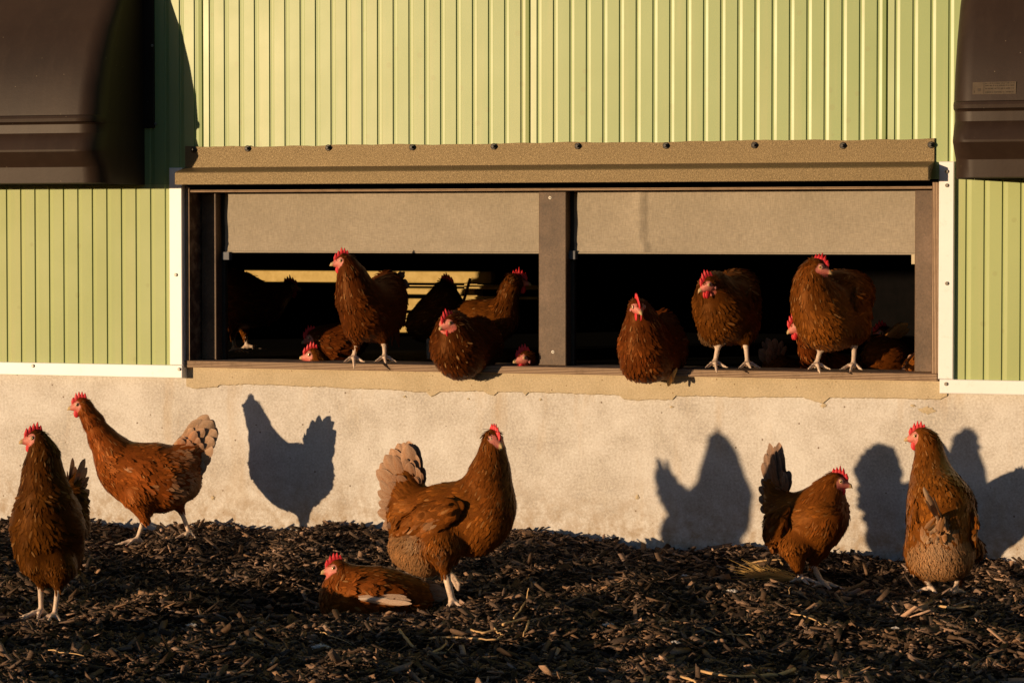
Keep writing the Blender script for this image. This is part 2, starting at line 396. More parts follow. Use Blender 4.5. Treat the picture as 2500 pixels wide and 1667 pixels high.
for (x, y) in ((1343, 483), (1350, 859)):
    p = at(x, y, -YP); b = MB(); b.disc((p[0], YP + .0005, p[2]), 0.0045, 0.0018); o = HP(b, 'screw', M['screw'], p2)
    b = MB(); b.box(p[0] - .002, p[0] + .002, YP - .0024, YP - .0005, p[2] - .0006, p[2] + .0006); b.box(p[0] - .0006, p[0] + .0006, YP - .0026, YP - .0005, p[2] - .002, p[2] + .002)
    HP(b, 'screw_slot', M['bolt'], p2)
YS = 0.082
def screen(x0, x1, zb0, zb1, fold=None):
    nx, nz = 90, 24; V = []; F = []
    for j in range(nz + 1):
        v = j / nz
        for i in range(nx + 1):
            u = i / nx; X = x0 + (x1 - x0) * u; zb = zb0 + (zb1 - zb0) * u
            Z = (z_open - .004) * (1 - v) + zb * v
            y = YS + 0.0030 * math.sin(X * 9 + 2) * v + 0.0012 * math.sin(Z * 60 + X * 4)
            y += 0.0022 * math.exp(-((v - 0.88) / 0.035) ** 2)
            if fold is not None:
                xf = fold + 0.012 * v * v
                if X < xf: y -= 0.011 * math.exp((X - xf) / 0.03) + 0.0014 * math.sin(Z * 190 + 3 * math.sin(X * 30)) * math.exp((X - xf) / 0.07)
            V.append((X, y, Z))
    for j in range(nz):
        for i in range(nx): a = j * (nx + 1) + i; F.append((a, a + nx + 1, a + nx + 2, a + 1))
    o = mesh_obj('wind_screen', V, F, M['fabric'], house, smooth=True)
    b = MB(); b.box(x0, x1, YS - .003, YS + .004, min(zb0, zb1) - .0045, min(zb0, zb1) - .0005, .0005) if abs(zb0 - zb1) < 1e-6 else None
    if b.v: HP(b, 'hem_bar', M['fabric'], o)
    return o
zs1 = at(900, 614, -YS)[2]; zs2 = at(1800, 616.5, -YS)[2]
screen(b1 + .012, a2 + 0.01, zs1, zs1); screen(b2 + .012, a3 + 0.02, zs2, zs2, at(1570, 540, -YS)[0])
def clip(x, y, w_, h_, d, mat):
    p = at(x, y, d); b = MB(); b.box(p[0], p[0] + w_, -d, -d + .02, p[2] - h_, p[2], .001); HP(b, 'screen_clip', mat)
clip(541, 615, .024, .023, -.07, M['bracket']); clip(1386, 612, .022, .024, -.07, M['bracket']); clip(2225, 621, .010, .026, -.07, M['block'])
for q_ in (b1, b2): b = MB(); b.box(q_ + .0005, q_ + .011, .085, .10, z_sill + .001, z_open - .007); HP(b, 'screen_channel', M['bolt'])
# bronze drip flashing above the window
fx0 = at(452, 385, .026)[0]; fx1 = at(2281, 370, .026)[0]
zf = [at(1250, y, d)[2] for y, d in ((350, .026), (403, .026), (414, .086), (446, .086))]
n = 120; V = []; F = []
prof_n = 7
for i in range(n + 1):
    X = fx0 + (fx1 - fx0) * i / n
    wv = 0.0012 * math.sin(X * 11) + 0.0010 * math.sin(X * 37 + 1) + random.uniform(-.0006, .0006)
    dy = 0.0006 * math.sin(X * 5)
    for (y, z) in ((-.0205, zf[0] + wv), (-.026, zf[0] + wv - .0004), (-.026, zf[1]), (-.086 + dy, zf[2]), (-.088 + dy, zf[2] - .003), (-.088 + dy, zf[3]), (-.070, zf[3] - .001)):
        V.append((X, y, z))
for i in range(n):
    for k in range(prof_n - 1): a = i * prof_n + k; F.append((a, a + 1, a + prof_n + 1, a + prof_n))
for s_ in (0, n): a = s_ * prof_n; F.append(tuple(a + k for k in (range(2, 7) if s_ == 0 else range(6, 1, -1))))
fl = mesh_obj('drip_flashing', V, F, M['bronze'], house)
for (x, y) in ((473, 366), (605, 363), (802, 361), (1007, 360), (1206, 358), (1411, 357), (1626, 356), (1842, 355), (2058, 356), (2273, 354)):
    head('bolt', x, y, 0.0262, 0.0088, 0.012, M['bolt'], fl, True)
# moulded air inlet hoods
HPROF = [(-430, .0), (-380, .01), (-300, .025), (-200, .065), (-100, .118), (0, .166), (75, .219), (150, .254), (220, .277), (282, .288), (284, .295), (290, .298), (298, .296), (301, .283),
         (305, .278), (326, .277), (328, .280), (347, .293), (366, .302), (371, .301), (376, .296), (404, .268), (409, .264), (447, .259), (450, .252)]
def hood(X0, X1, rc=0.06, flL=True, flR=True):
    zz = [(at(120, y, d)[2], d * 1.05) for y, d in HPROF]
    st = []
    for k in range(9):
        a = rad(90 * (1 - k / 8)); st.append((X0 + rc * (1 - math.sin(a)), rc * (1 - math.cos(a))))
    for k in range(1, 12): st.append((X0 + rc + (X1 - X0 - 2 * rc) * k / 12, 0.0))
    for k in range(9):
        a = rad(90 * k / 8); st.append((X1 - rc * (1 - math.sin(a)), rc * (1 - math.cos(a))))
    st = [(X0, 9.0)] + st + [(X1, 9.0)]
    V = []; F = []; m_ = len(zz)
    for (X, dec) in st:
        for (z, d) in zz:
            dd = max(0.022, min(d, max(0.03, d - dec * (d / .25)))) if dec < 5 else 0.0205
            V.append((X, -dd, z))
    for i in range(len(st) - 1):
        for k in range(m_ - 1): a = i * m_ + k; F.append((a, a + m_, a + m_ + 1, a + 1))
    h = mesh_obj('air_inlet_hood', V, F, M['hood'], house, smooth=True); h.data.set_sharp_from_angle(angle=rad(28))
    zb = zz[-1][0]
    for s_, X in ((0, X0), (1, X1)):
        b = MB()
        xa, xb = (X - .034, X + .01) if s_ == 0 else (X - .01, X + .034)
        b.box(xa, xb, -0.028, -0.0206, at(120, 316, .03)[2], at(120, -430, .03)[2], .001)
        HP(b, 'hood_flange', M['hood'], h)
    return h, zz
xhL = at(353, 300, .02)[0]
hL, zzL = hood(-1.93, xhL)
for (x, y) in ((372, 112), (380, 303)): head('rivet', x, y, 0.0285, 0.004, 0.003, M['rivet'], hL)
xhR = at(2380, 300, .02)[0]
hR, zzR = hood(xhR, xhR + 0.95)
# faded type label on the right hood, with its rows of small unreadable print
pa = at(2378, 202, .284); pb = at(2483, 230, .288)
for z_, d_ in zzR: pass
zl_ = [z for z, d in zzR][::-1]; dl_ = [d for z, d in zzR][::-1]
b = MB(); yl0 = -float(np.interp(pa[2], zl_, dl_)) + .0015; yl1 = -float(np.interp(pb[2], zl_, dl_)) - .0005 + .0015
V = [(pa[0], yl1 - .002, pb[2]), (pb[0], yl1 - .002, pb[2]), (pb[0], yl0 - .004, pa[2]), (pa[0], yl0 - .004, pa[2])]
lab = mesh_obj('type_label', V, [(0, 1, 2, 3)], M['label'], hR)
b = MB(); Wl = pb[0] - pa[0]; Hl = pa[2] - pb[2]
def lrect(u0, u1, v0, v1):
    q = []
    for (u, v) in ((u0, v0), (u1, v0), (u1, v1), (u0, v1)):
        q.append((pa[0] + Wl * u, (yl1 - .002) + ((yl0 - .004) - (yl1 - .002)) * v - .0006, pb[2] + Hl * v))
    b.add(q, [(0, 1, 2, 3)])
for row in (0.12, 0.42, 0.66, 0.84):
    u = 0.29
    while u < 0.95:
        wd = random.uniform(.006, .014); lrect(u, u + wd, row, row + .09); u += wd + random.choice((.006, .006, .02))
lrect(.255, .262, .05, .95); lrect(.12, .18, .25, .5); lrect(.03, .045, .12, .32)
HP(b, 'label_print', M['ink'], hR)
# room behind the window
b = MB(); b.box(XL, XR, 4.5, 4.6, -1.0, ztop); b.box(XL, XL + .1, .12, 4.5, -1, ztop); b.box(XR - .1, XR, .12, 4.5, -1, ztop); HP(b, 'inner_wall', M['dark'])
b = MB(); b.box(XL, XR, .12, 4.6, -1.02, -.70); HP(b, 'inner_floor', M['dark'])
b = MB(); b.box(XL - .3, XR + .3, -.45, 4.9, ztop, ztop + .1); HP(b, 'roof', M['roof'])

# ================================================================== the ground
CT = []
for (x, y) in ((0, 1281), (20, 1268), (60, 1268), (120, 1268), (215, 1272), (250, 1290), (330, 1300), (400, 1296), (430, 1282), (500, 1282), (560, 1284), (602, 1287),
               (676, 1276), (750, 1276), (868, 1289), (960, 1294), (1060, 1302), (1180, 1306), (1300, 1304), (1400, 1311), (1500, 1318), (1560, 1323), (1600, 1338), (1640, 1344),
               (1690, 1350), (1780, 1336), (1860, 1336), (1940, 1342), (2024, 1351), (2075, 1363), (2120, 1366), (2170, 1375), (2216, 1380), (2290, 1374), (2340, 1366), (2398, 1364), (2465, 1356), (2500, 1361)):
    CT.append(at(x, y + 2, 0.0))
FT = []
def ctl(x, y, d, dz=0.0):
    p = at(x, y, d).copy(); p[2] += dz - .006; CT.append(p); return p
# hens' standing places (pixel of the sole, metres in front of the wall)
for (x, y, d) in ((330, 1326, .36), (462, 1316, .28), (98, 1500, 1.62), (138, 1505, 1.66), (1104, 1474, 1.19), (1912, 1416, .44), (2010, 1432, .52), (2272, 1444, .50), (2340, 1444, .50)):
    p = ctl(x, y, d, -.010); FT.append(p)
# dust-bath hollow with the rim in front of the lying hen
for (x, y, d, dz) in ((620, 1400, .85, -.025), (700, 1430, 1.0, -.06), (560, 1430, 1.0, -.05), (800, 1450, 1.08, -.065), (900, 1450, 1.10, -.06), (1000, 1450, 1.12, -.02), (480, 1450, 1.1, -.02),
                      (820, 1512, 1.42, -.012), (900, 1506, 1.42, -.012), (960, 1496, 1.38, -.012), (1040, 1484, 1.32, -.008), (700, 1520, 1.45, 0), (600, 1530, 1.5, 0), (400, 1480, 1.4, 0), (300, 1420, .95, 0),
                      (420, 1380, .7, 0), (700, 1340, .42, 0), (880, 1345, .45, 0), (1180, 1400, .7, 0), (1200, 1350, .4, 0), (1400, 1400, .65, 0), (1650, 1390, .42, -.01), (1750, 1400, .5, -.012), (1700, 1460, 0.85, 0),
                      (1500, 1460, .95, 0), (1950, 1460, .75, 0.0), (2120, 1440, .5, -.006), (2150, 1480, .78, 0.004), (2300, 1466, .64, 0.004), (2450, 1400, .25, 0), (2480, 1450, .55, .0)):
    ctl(x, y, d, dz)
for X in np.arange(-3.5, 4.6, 0.8):
    for Y, Z in ((-1.95, -.905), (-2.5, -.905), (-3.4, -.90), (-4.4, -.90)): CT.append(np.array([X, Y, Z + .01 * math.sin(X * 3 + Y * 5)]))
for X, Y in ((-2.4, 0), (-2.4, -.8), (-2.4, -1.4), (-3.4, 0), (-3.4, -1), (2.2, 0), (2.2, -.8), (3.2, 0), (3.2, -1), (2.2, -1.5)): CT.append(np.array([X, Y, -.875]))
CT = np.array(CT)
def _k(r): return r
_D = np.linalg.norm(CT[:, None, :2] - CT[None, :, :2], axis=2)
_A = np.block([[_k(_D) - 0.012 * np.eye(len(CT)), np.ones((len(CT), 1))], [np.ones((1, len(CT))), np.zeros((1, 1))]])
_W = np.linalg.solve(_A, np.concatenate([CT[:, 2], [0]]))
DIPS = []
for (x, y, d, sx, sy, am) in ((640, 1440, 1.02, .30, .20, -.055), (860, 1450, 1.15, .22, .13, -.035), (500, 1400, 1.0, .16, .2, .010), (1850, 1400, .40, .35, .16, -.018), (1700, 1400, .75, .3, .16, .012),
                              (1250, 1640, 1.75, .5, .12, -.022), (250, 1640, 1.75, .4, .12, -.02), (2100, 1620, 1.6, .5, .12, -.018), (1500, 1560, 1.35, .5, .10, .008), (1250, 1400, .75, .22, .12, -.014)):
    p = at(x, y, d); DIPS.append((p[0], p[1], sx, sy, am))
DIPS += [(-.24, -1.50, .17, .11, .050), (-.14, -1.36, .10, .08, .030)]  # added mounds, raised on the sun side to shade the lying hen
_ph = rng.uniform(0, 6.28, 26); _kx = rng.normal(0, 1, 26); _ky = rng.normal(0, 1, 26); _fr = rng.uniform(9, 34, 26)
def gh(X, Y, rough=True):
    X = np.atleast_1d(np.asarray(X, float)); Y = np.atleast_1d(np.asarray(Y, float)); out = np.zeros(len(X))
    for s in range(0, len(X), 20000):
        xs, ys = X[s:s + 20000], Y[s:s + 20000]
        d = np.sqrt((xs[:, None] - CT[None, :, 0]) ** 2 + (ys[:, None] - CT[None, :, 1]) ** 2)
        z = _k(d) @ _W[:-1] + _W[-1]
        for (gx, gy, sx, sy, am) in DIPS: z = z + am * np.exp(-((xs - gx) / sx) ** 2 - ((ys - gy) / sy) ** 2)
        far = np.clip((np.hypot(xs - .5, ys + 1.5) - 4.5) / 3, 0, 1); z = z * (1 - far) - .90 * far
        if rough:
            for i in range(26):
                q = math.hypot(_kx[i], _ky[i]); z = z + (0.0062 * 14 / (_fr[i] + 5)) * 0.66 * np.sin((_kx[i] * xs + _ky[i] * ys) / q * _fr[i] + _ph[i])
        out[s:s + 20000] = z
    return out
def axis(lo, a, b_, hi, fine, coarse):
    return np.concatenate([np.arange(lo, a, coarse), np.arange(a, b_, fine), np.arange(b_, hi + coarse, coarse)])
ax = np.concatenate([[-120, -40, -15], axis(-5.2, -2.3, 2.5, 4.8, .02, .15), [12, 40, 120]])
ay = np.concatenate([[-150, -60, -25, -14, -9.5], np.arange(-7, -3.2, .2), np.arange(-3.2, 0.03, .02)])
GX, GY = np.meshgrid(ax, ay); 
Zg = gh(GX.ravel(), GY.ravel())
V = np.stack([GX.ravel(), GY.ravel(), Zg], 1)
nx = len(ax); ii, jj = np.meshgrid(np.arange(nx - 1), np.arange(len(ay) - 1)); a = (jj * nx + ii).ravel()
F = np.stack([a, a + 1, a + nx + 1, a + nx], 1)
tag(mesh_obj('mulch_ground', V, F, M['ground'], smooth=True), kind='structure')

# loose bark chips
def chips(n, sampler, scale=1.0):
    X, Y = sampler(n); n = len(X)
    L = np.clip(rng.lognormal(-4.25, .62, n), .004, .08) * scale; Wd = np.clip(L * rng.uniform(.12, .42, n), .002, .016); T = Wd * rng.uniform(.15, .5, n)
    yaw = rng.uniform(0, 2 * math.pi, n); pit = rng.normal(0, .30, n); rol = rng.normal(0, .5, n)
    z = gh(X, Y) + rng.uniform(-.003, .011, n) + np.abs(np.sin(pit)) * L * .2
    nf = np.full(n, 9.0)
    for p in FT: nf = np.minimum(nf, np.hypot(X - p[0], Y - p[1]))
    z = z - .010 * np.exp(-(nf / .045) ** 2)
    cy, sy, cp, sp, cr, sr = np.cos(yaw), np.sin(yaw), np.cos(pit), np.sin(pit), np.cos(rol), np.sin(rol)
    e1 = np.stack([cy * cp, sy * cp, sp], 1); e2 = np.stack([-sy * cr - cy * sp * sr, cy * cr - sy * sp * sr, cp * sr], 1); e3 = np.cross(e1, e2)
    V = np.zeros((n, 8, 3)); k = 0
    for sx in (-1, 1):
        for (s2, s3) in ((-1, -1), (1, -1), (1, 1), (-1, 1)):
            jx = rng.uniform(.72, 1.1, n); j2 = rng.uniform(.45, 1.1, n); j3 = rng.uniform(.4, 1.1, n)
            V[:, k] = e1 * (sx * L / 2 * jx)[:, None] + e2 * (s2 * Wd / 2 * j2)[:, None] + e3 * (s3 * T / 2 * j3)[:, None]; k += 1
    V += np.stack([X, Y, z], 1)[:, None, :]
    V[:, :, 1] = np.minimum(V[:, :, 1], -0.001)
    q = np.array([[0, 3, 2, 1], [4, 5, 6, 7], [0, 1, 5, 4], [1, 2, 6, 5], [2, 3, 7, 6], [3, 0, 4, 7]])
    F = (q[None] + (np.arange(n) * 8)[:, None, None]).reshape(-1, 4)
    tone = np.clip(rng.lognormal(-2.45, .80, n), .018, .40)
    warm = rng.uniform(0, 1, n)
    c = np.stack([tone * (1.15), tone * (.66 + .12 * warm), tone * (.36 + .22 * warm)], 1)
    cv = np.repeat(c, 8, 0).reshape(n, 8, 3) * rng.uniform(.75, 1.25, (n, 8, 1))
    return V.reshape(-1, 3), F, cv.reshape(-1, 3)
def samp_view(n):
    X = rng.uniform(-2.6, 3.0, n); Y = -rng.uniform(0, 1, n) ** .9 * 2.9
    left = CAM[0] + (Y - CAM[1]) * (at(-120, 1400, 0)[0] - CAM[0]) / (-CAM[1]); right = CAM[0] + (Y - CAM[1]) * (at(2620, 1400, 0)[0] - CAM[0]) / (-CAM[1])
    k = (X > left) & (X < right); return X[k], Y[k]
def samp_wide(n):
    return rng.uniform(-4.5, 4.5, n), -rng.uniform(0, 1, n) * 4.6
V1, F1, C1 = chips(250000, samp_view); V2, F2, C2 = chips(38000, samp_wide, 1.15)
tag(mesh_obj('bark_chips', np.concatenate([V1, V2]), np.concatenate([F1, F2 + len(V1)]), M['chip'], col=np.concatenate([C1, C2])),
    'loose dark brown bark mulch chips covering the ground', 'mulch', kind='stuff')

# straw, twigs and down lying on the mulch
def gz(X, Y): return float(gh(X, Y)[0])
def on_ground(x, y, lift=.008):
    p = None; lo, hi = 0.0, 3.2; r = ray(x, y)
    for d in np.linspace(3.2, 0.0, 321):
        q = at(x, y, d)
        if q[2] <= gz(q[0], q[1]) + lift: 
            p = q; break
    if p is None: p = at(x, y, 0.02)
    return p
def stalk(name, runs, label, cat, base=(.66, .42, .20), group=None, mat='straw'):
    b = MB(); first = None
    for (pxs, r0, r1) in runs:
        P = []
        for (x, y, *l) in pxs:
            q = on_ground(x, y, (l[0] if l else .0) + .019); P.append(q)
        if first is None: first = P[0]
        # subdivide with slight wobble
        Q = [P[0]]
        for i in range(len(P) - 1):
            for k in (1, 2, 3): Q.append(P[i] + (P[i + 1] - P[i]) * k / 3 + rng.normal(0, .0012, 3) * (k < 3))
        R_ = [r0 + (r1 - r0) * i / (len(Q) - 1) * 1.0 for i in range(len(Q))]
        R_ = [r * random.uniform(.6, .9) for r in R_]
        b.tube(Q, R_, 6)
    e = tag(mesh_obj(name, np.array(b.v) - first, b.f, M[mat], col=np.array(base) * rng.uniform(.8, 1.15, (len(b.v), 1)), smooth=True), label, cat, group)
    e.location = first
    return e
ST = 'dry stalks lying on the mulch'
stalk('dry_stalk', [([(1048, 1558), (1090, 1555), (1130, 1556), (1175, 1558), (1215, 1560), (1225, 1552)], .0038, .0022), ([(1150, 1536), (1178, 1544), (1215, 1538), (1245, 1532)], .0036, .002)], 'long pale root lying flat just below the forked dry twig', 'twig', group=ST)
stalk('dry_stalk', [([(1228, 1524), (1262, 1514), (1290, 1514), (1287, 1530), (1278, 1552)], .0042, .0022), ([(1255, 1508), (1270, 1490), (1283, 1466), (1291, 1435, .04)], .0034, .0018), ([(1205, 1530), (1215, 1545), (1228, 1547)], .0025, .0015)], 'forked dry twig with its tip standing up from the mulch', 'twig', group=ST)
stalk('dry_stalk', [([(975, 1536), (992, 1558), (1010, 1578)], .0046, .0036)], 'short thick straw stub slanting left of the long pale root', 'straw', group=ST)
stalk('dry_stalk', [([(1046, 1597), (1078, 1582), (1090, 1570)], .0040, .0026), ([(1060, 1594), (1088, 1593), (1108, 1570)], .0025, .0012)], 'small forked root in the lower middle, below the long pale root', 'twig', group=ST)
stalk('dry_stalk', [([(1803, 1386), (1822, 1375), (1850, 1370), (1880, 1367), (1905, 1366), (1911, 1378)], .0035, .0028)], 'bent pale stalk lying behind the straw tuft near the wall', 'straw', group=ST)
stalk('dry_stalk', [([(1712, 1637), (1760, 1646), (1830, 1650), (1900, 1647), (1940, 1632)], .0034, .0056)], 'long curved stalk at the bottom edge of the photo', 'straw', group=ST)
stalk('dry_stalk', [([(1662, 1650), (1690, 1660), (1702, 1667)], .004, .003)], 'short stalk at the bottom edge left of the long curved stalk', 'straw', group=ST)
stalk('dry_stalk', [([(1928, 1496), (1965, 1504), (1992, 1514), (2005, 1524)], .0028, .0012), ([(1992, 1514), (2020, 1524), (2045, 1512)], .0012, .0008)], 'thin branching root below the right dark hen', 'twig', group=ST)
stalk('dry_stalk', [([(1714, 1532), (1750, 1549), (1800, 1549), (1840, 1550)], .0026, .0014)], 'thin straw with a bend between the two right hens and the bottom edge', 'straw', group=ST)
stalk('dry_stalk', [([(118, 1586), (160, 1592), (205, 1600)], .0016, .001)], 'thin straw on the mulch below the leftmost hen', 'straw', group=ST)
stalk('dry_stalk', [([(783, 1543), (812, 1553), (858, 1572)], .0020, .001)], 'thin straight straw beside the large white down feather', 'straw', group=ST)
stalk('dry_stalk', [([(2290, 1478), (2330, 1484), (2378, 1480)], .004, .003)], 'pale stalk below the right hen turned away', 'straw', group=ST)
stalk('dry_stalk', [([(1927, 1450, .01), (1925, 1438, .02), (1930, 1432, .05)], .0012, .0008)], 'tiny upright stem below the right dark hen', 'twig', group=ST)
# fanned straw tuft
b = MB(); base = on_ground(1958, 1415, .016); e2 = on_ground(1828, 1400, .026)
for i in range(130):
    t0 = random.uniform(0, .75); s = base + (e2 - base) * t0 + rng.normal(0, .004, 3); L = random.uniform(.3, .62)
    f_ = rng.normal(0, 1, 3) * np.array([.012, .012, .011]); e_ = s + (e2 - base) * L + f_ * (1 + t0) + np.array([0, 0, .012 * random.random()])
    b.tube([s, (s + e_) / 2 + rng.normal(0, .002, 3), e_], [.0008, .0007, .0003], 4, False)
V = np.array(b.v) - base
o = tag(mesh_obj('straw_tuft', V, b.f, M['straw'], col=np.array((.72, .46, .16)) * rng.uniform(.7, 1.1, (len(V), 1))), 'golden fanned tuft of dry grass lying by the feet of the right dark hen', 'straw'); o.location = base
# down feathers
def down(x, y, r, label, n=90):
    c = on_ground(x, y, .018); b = MB()
    for i in range(n):
        v = rng.normal(0, 1, 3); v /= np.linalg.norm(v); v[2] = abs(v[2]) * .8
        tip = v * r * random.uniform(.5, 1.1) * np.array([1.3, 1.0, .7]); b.tube([v * r * .1, tip * .6 + rng.normal(0, r * .08, 3), tip], [.0007, .0006, .0002], 3, False)
    V = np.array(b.v); o = tag(mesh_obj('down_feather', V, b.f, M['down'], col=np.tile((.80, .76, .74), (len(V), 1))), label, 'feather', 'down feathers shed on the mulch'); o.location = c
down(784, 1580, .017, 'largest fluffy white down feather, in front of the lying hen', 170)
down(468, 1526, .011, 'white down feather in the shade of the hollow')
down(1648, 1569, .010, 'white down tuft at the bottom right of centre')
down(2186, 1533, .008, 'pale blue-white down tuft below the right hens')
down(1788, 1444, .012, 'grey-brown down fluff behind the right dark hen')
down(1672, 1405, .008, 'small pale down fluff beside the long wall shadow')
down(1484, 1526, .013, 'grey barred feather lying right of the forked twig')
down(757, 1585, .006, 'tiny white down beside the largest feather')

# ------------------------------------------------------------------ things inside the house
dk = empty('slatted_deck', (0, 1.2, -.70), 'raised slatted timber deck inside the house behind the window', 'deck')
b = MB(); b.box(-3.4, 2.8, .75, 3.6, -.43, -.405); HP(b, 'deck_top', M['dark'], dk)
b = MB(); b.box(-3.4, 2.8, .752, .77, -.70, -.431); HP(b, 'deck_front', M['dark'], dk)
rk = empty('perch_rack', (-.6, 1.6, -.40), 'yellow timber slat rack lit by the sun at the back of the left window bay', 'rack')
YR = 1.6
def board(x0, x1, y0, y1, Y=YR):
    p = at(x0, y0, -Y); q = at(x1, y1, -Y); b = MB(); b.box(p[0], q[0], Y, Y + .03, q[2], p[2], .003); HP(b, 'slat', M['slat'], rk)
board(596, 1200, 660, 692); board(960, 1330, 696, 701); board(940, 1160, 703, 720); board(1143, 1330, 695, 708, YR + .05); board(1120, 1330, 723, 732, YR + .05)
board(930, 1055, 728, 758); board(930, 1050, 764, 790); board(930, 1010, 796, 812)
for x in (1120,):
    p = at(x, 665, -YR - .04); b = MB(); b.box(p[0], p[0] + .05, YR + .085, YR + .13, -.404, p[2], .003); HP(b, 'rack_post', M['slat'], rk)
b = MB(); b.tube([at(1132, 735, -1.54), at(1148, 680, -1.54)], [.005, .005], 8); 
tag(b.build('leaning_rod', M['rust']), 'thin rusty rod leaning against the yellow slats', 'rod')

# ================================================================== the hens
def surface_nets(f, o, h):
    """f: signed field on a grid (negative inside); o: origin; h: step -> verts, quads"""
    s = f < 0
    nx, ny, nz = f.shape
    c = np.zeros((nx - 1, ny - 1, nz - 1), np.int8); acc = np.zeros((nx - 1, ny - 1, nz - 1, 3), np.float32); cnt = np.zeros((nx - 1, ny - 1, nz - 1), np.float32)
    corners = [(i, j, k) for i in (0, 1) for j in (0, 1) for k in (0, 1)]
    sub = lambda A, c_: A[c_[0]:nx - 1 + c_[0], c_[1]:ny - 1 + c_[1], c_[2]:nz - 1 + c_[2]]
    for a_ in corners:
        for ax_ in range(3):
            if a_[ax_] == 1: continue
            b_ = list(a_); b_[ax_] = 1; b_ = tuple(b_)
            fa, fb = sub(f, a_), sub(f, b_); m = (fa < 0) != (fb < 0)
            t = np.where(m, fa / (fa - fb + 1e-12), 0)
            for d in range(3):
                base = a_[d] + (t if d == ax_ else 0)
                acc[..., d] += np.where(m, base, 0)
            cnt += m
    act = cnt > 0
    idx = -np.ones(act.shape, np.int64); I = np.argwhere(act); idx[act] = np.arange(len(I))
    V = (I + acc[act] / cnt[act][:, None]) * h + o
    Q = []
    for ax_ in range(3):
        o1, o2 = [(1, 2), (2, 0), (0, 1)][ax_]
        A = [slice(None)] * 3; B = [slice(None)] * 3
        A[ax_] = slice(0, -1); B[ax_] = slice(1, None)
        sa, sb = s[tuple(A)], s[tuple(B)]
        m = sa != sb
        P = np.argwhere(m)
        P = P[(P[:, o1] > 0) & (P[:, o2] > 0) & (P[:, o1] < f.shape[o1] - 1) & (P[:, o2] < f.shape[o2] - 1)]
        if not len(P): continue
        ins = sa[P[:, 0], P[:, 1], P[:, 2]]
        def g(d1, d2):
            q = P.copy(); q[:, o1] -= d1; q[:, o2] -= d2; return idx[q[:, 0], q[:, 1], q[:, 2]]
        a, b_, c_, d_ = g(1, 1), g(0, 1), g(0, 0), g(1, 0)
        q = np.stack([a, b_, c_, d_], 1); q[~ins] = q[~ins][:, ::-1]
        Q.append(q)
    return V, np.concatenate(Q)
def unit(v): v = np.asarray(v, float); return v / (np.linalg.norm(v) + 1e-12)

FEATHER_U = np.array([0, .38, .38, .38, .76, .76, .76, 1.0]); FEATHER_S = np.array([0, -1, 0, 1, -.92, 0, .92, 0]); FEATHER_H = np.array([0, 0, .10, 0, 0, .10, 0, 0])
FEATHER_F = np.array([[0, 1, 2, 2], [0, 2, 3, 3], [1, 4, 5, 2], [2, 5, 6, 3], [4, 7, 5, 5], [5, 7, 6, 6]])
def feathers(P, Nn, D, L, Wd, col, lift, shaft=None):
    """vectorised feather cards; returns V, tris/quads (quads with degenerate last), colours"""
    n = len(P); S = np.cross(Nn, D); S /= np.linalg.norm(S, axis=1)[:, None] + 1e-9
    u = FEATHER_U[None]; V = P[:, None] + D[:, None] * (u * L[:, None])[..., None] + S[:, None] * (FEATHER_S[None] * Wd[:, None])[..., None]
    hgt = FEATHER_H[None] * Wd[:, None] + (u * lift[:, None] - 1.1 * lift[:, None] * 0 ) * L[:, None] - (u ** 2) * L[:, None] * lift[:, None] * .35
    V = V + Nn[:, None] * (hgt - .0012)[..., None]
    c = np.repeat(col[:, None], 8, 1)
    if shaft is not None:
        k = np.array([0, 0, 1, 0, .2, 1, .2, .7])[None, :, None] * shaft[:, None, None]
        c = c * (1 - k) + np.array([.50, .27, .10]) * k
    edge = np.array([.85, 1, .9, 1, 1.12, 1, 1.12, 1.15])[None, :, None]; c = c * edge
    T = FEATHER_F
    F = (T[None] + (np.arange(n) * 8)[:, None, None]).reshape(-1, 4)
    return V.reshape(-1, 3), F, c.reshape(-1, 3)
def mesh_tq(name, V, Fq, mat, parent, col, smooth=True):
    # faces where last two ids are equal are triangles
    tri = Fq[:, 2] == Fq[:, 3]
    me = bpy.data.meshes.new(name); V = V - np.array(parent_world(parent))
    cnts = np.where(tri, 3, 4); starts = np.concatenate([[0], np.cumsum(cnts)[:-1]])
    mask = np.ones(Fq.shape, bool); mask[tri, 3] = False
    li = Fq[mask]
    me.vertices.add(len(V)); me.vertices.foreach_set('co', V.astype(np.float32).ravel())
    me.loops.add(len(li)); me.loops.foreach_set('vertex_index', li.astype(np.int32))
    me.polygons.add(len(Fq)); me.polygons.foreach_set('loop_start', starts.astype(np.int32)); me.update(calc_edges=True)
    a = me.color_attributes.new('col', 'FLOAT_COLOR', 'POINT'); c = np.ones((len(V), 4), np.float32); c[:, :3] = col; a.data.foreach_set('color', c.ravel())
    if smooth: me.polygons.foreach_set('use_smooth', np.ones(len(me.polygons), dtype=bool))
    me.update(); me.materials.append(mat)
    o = bpy.data.objects.new(name, me); COL.objects.link(o); o.parent = parent; return o

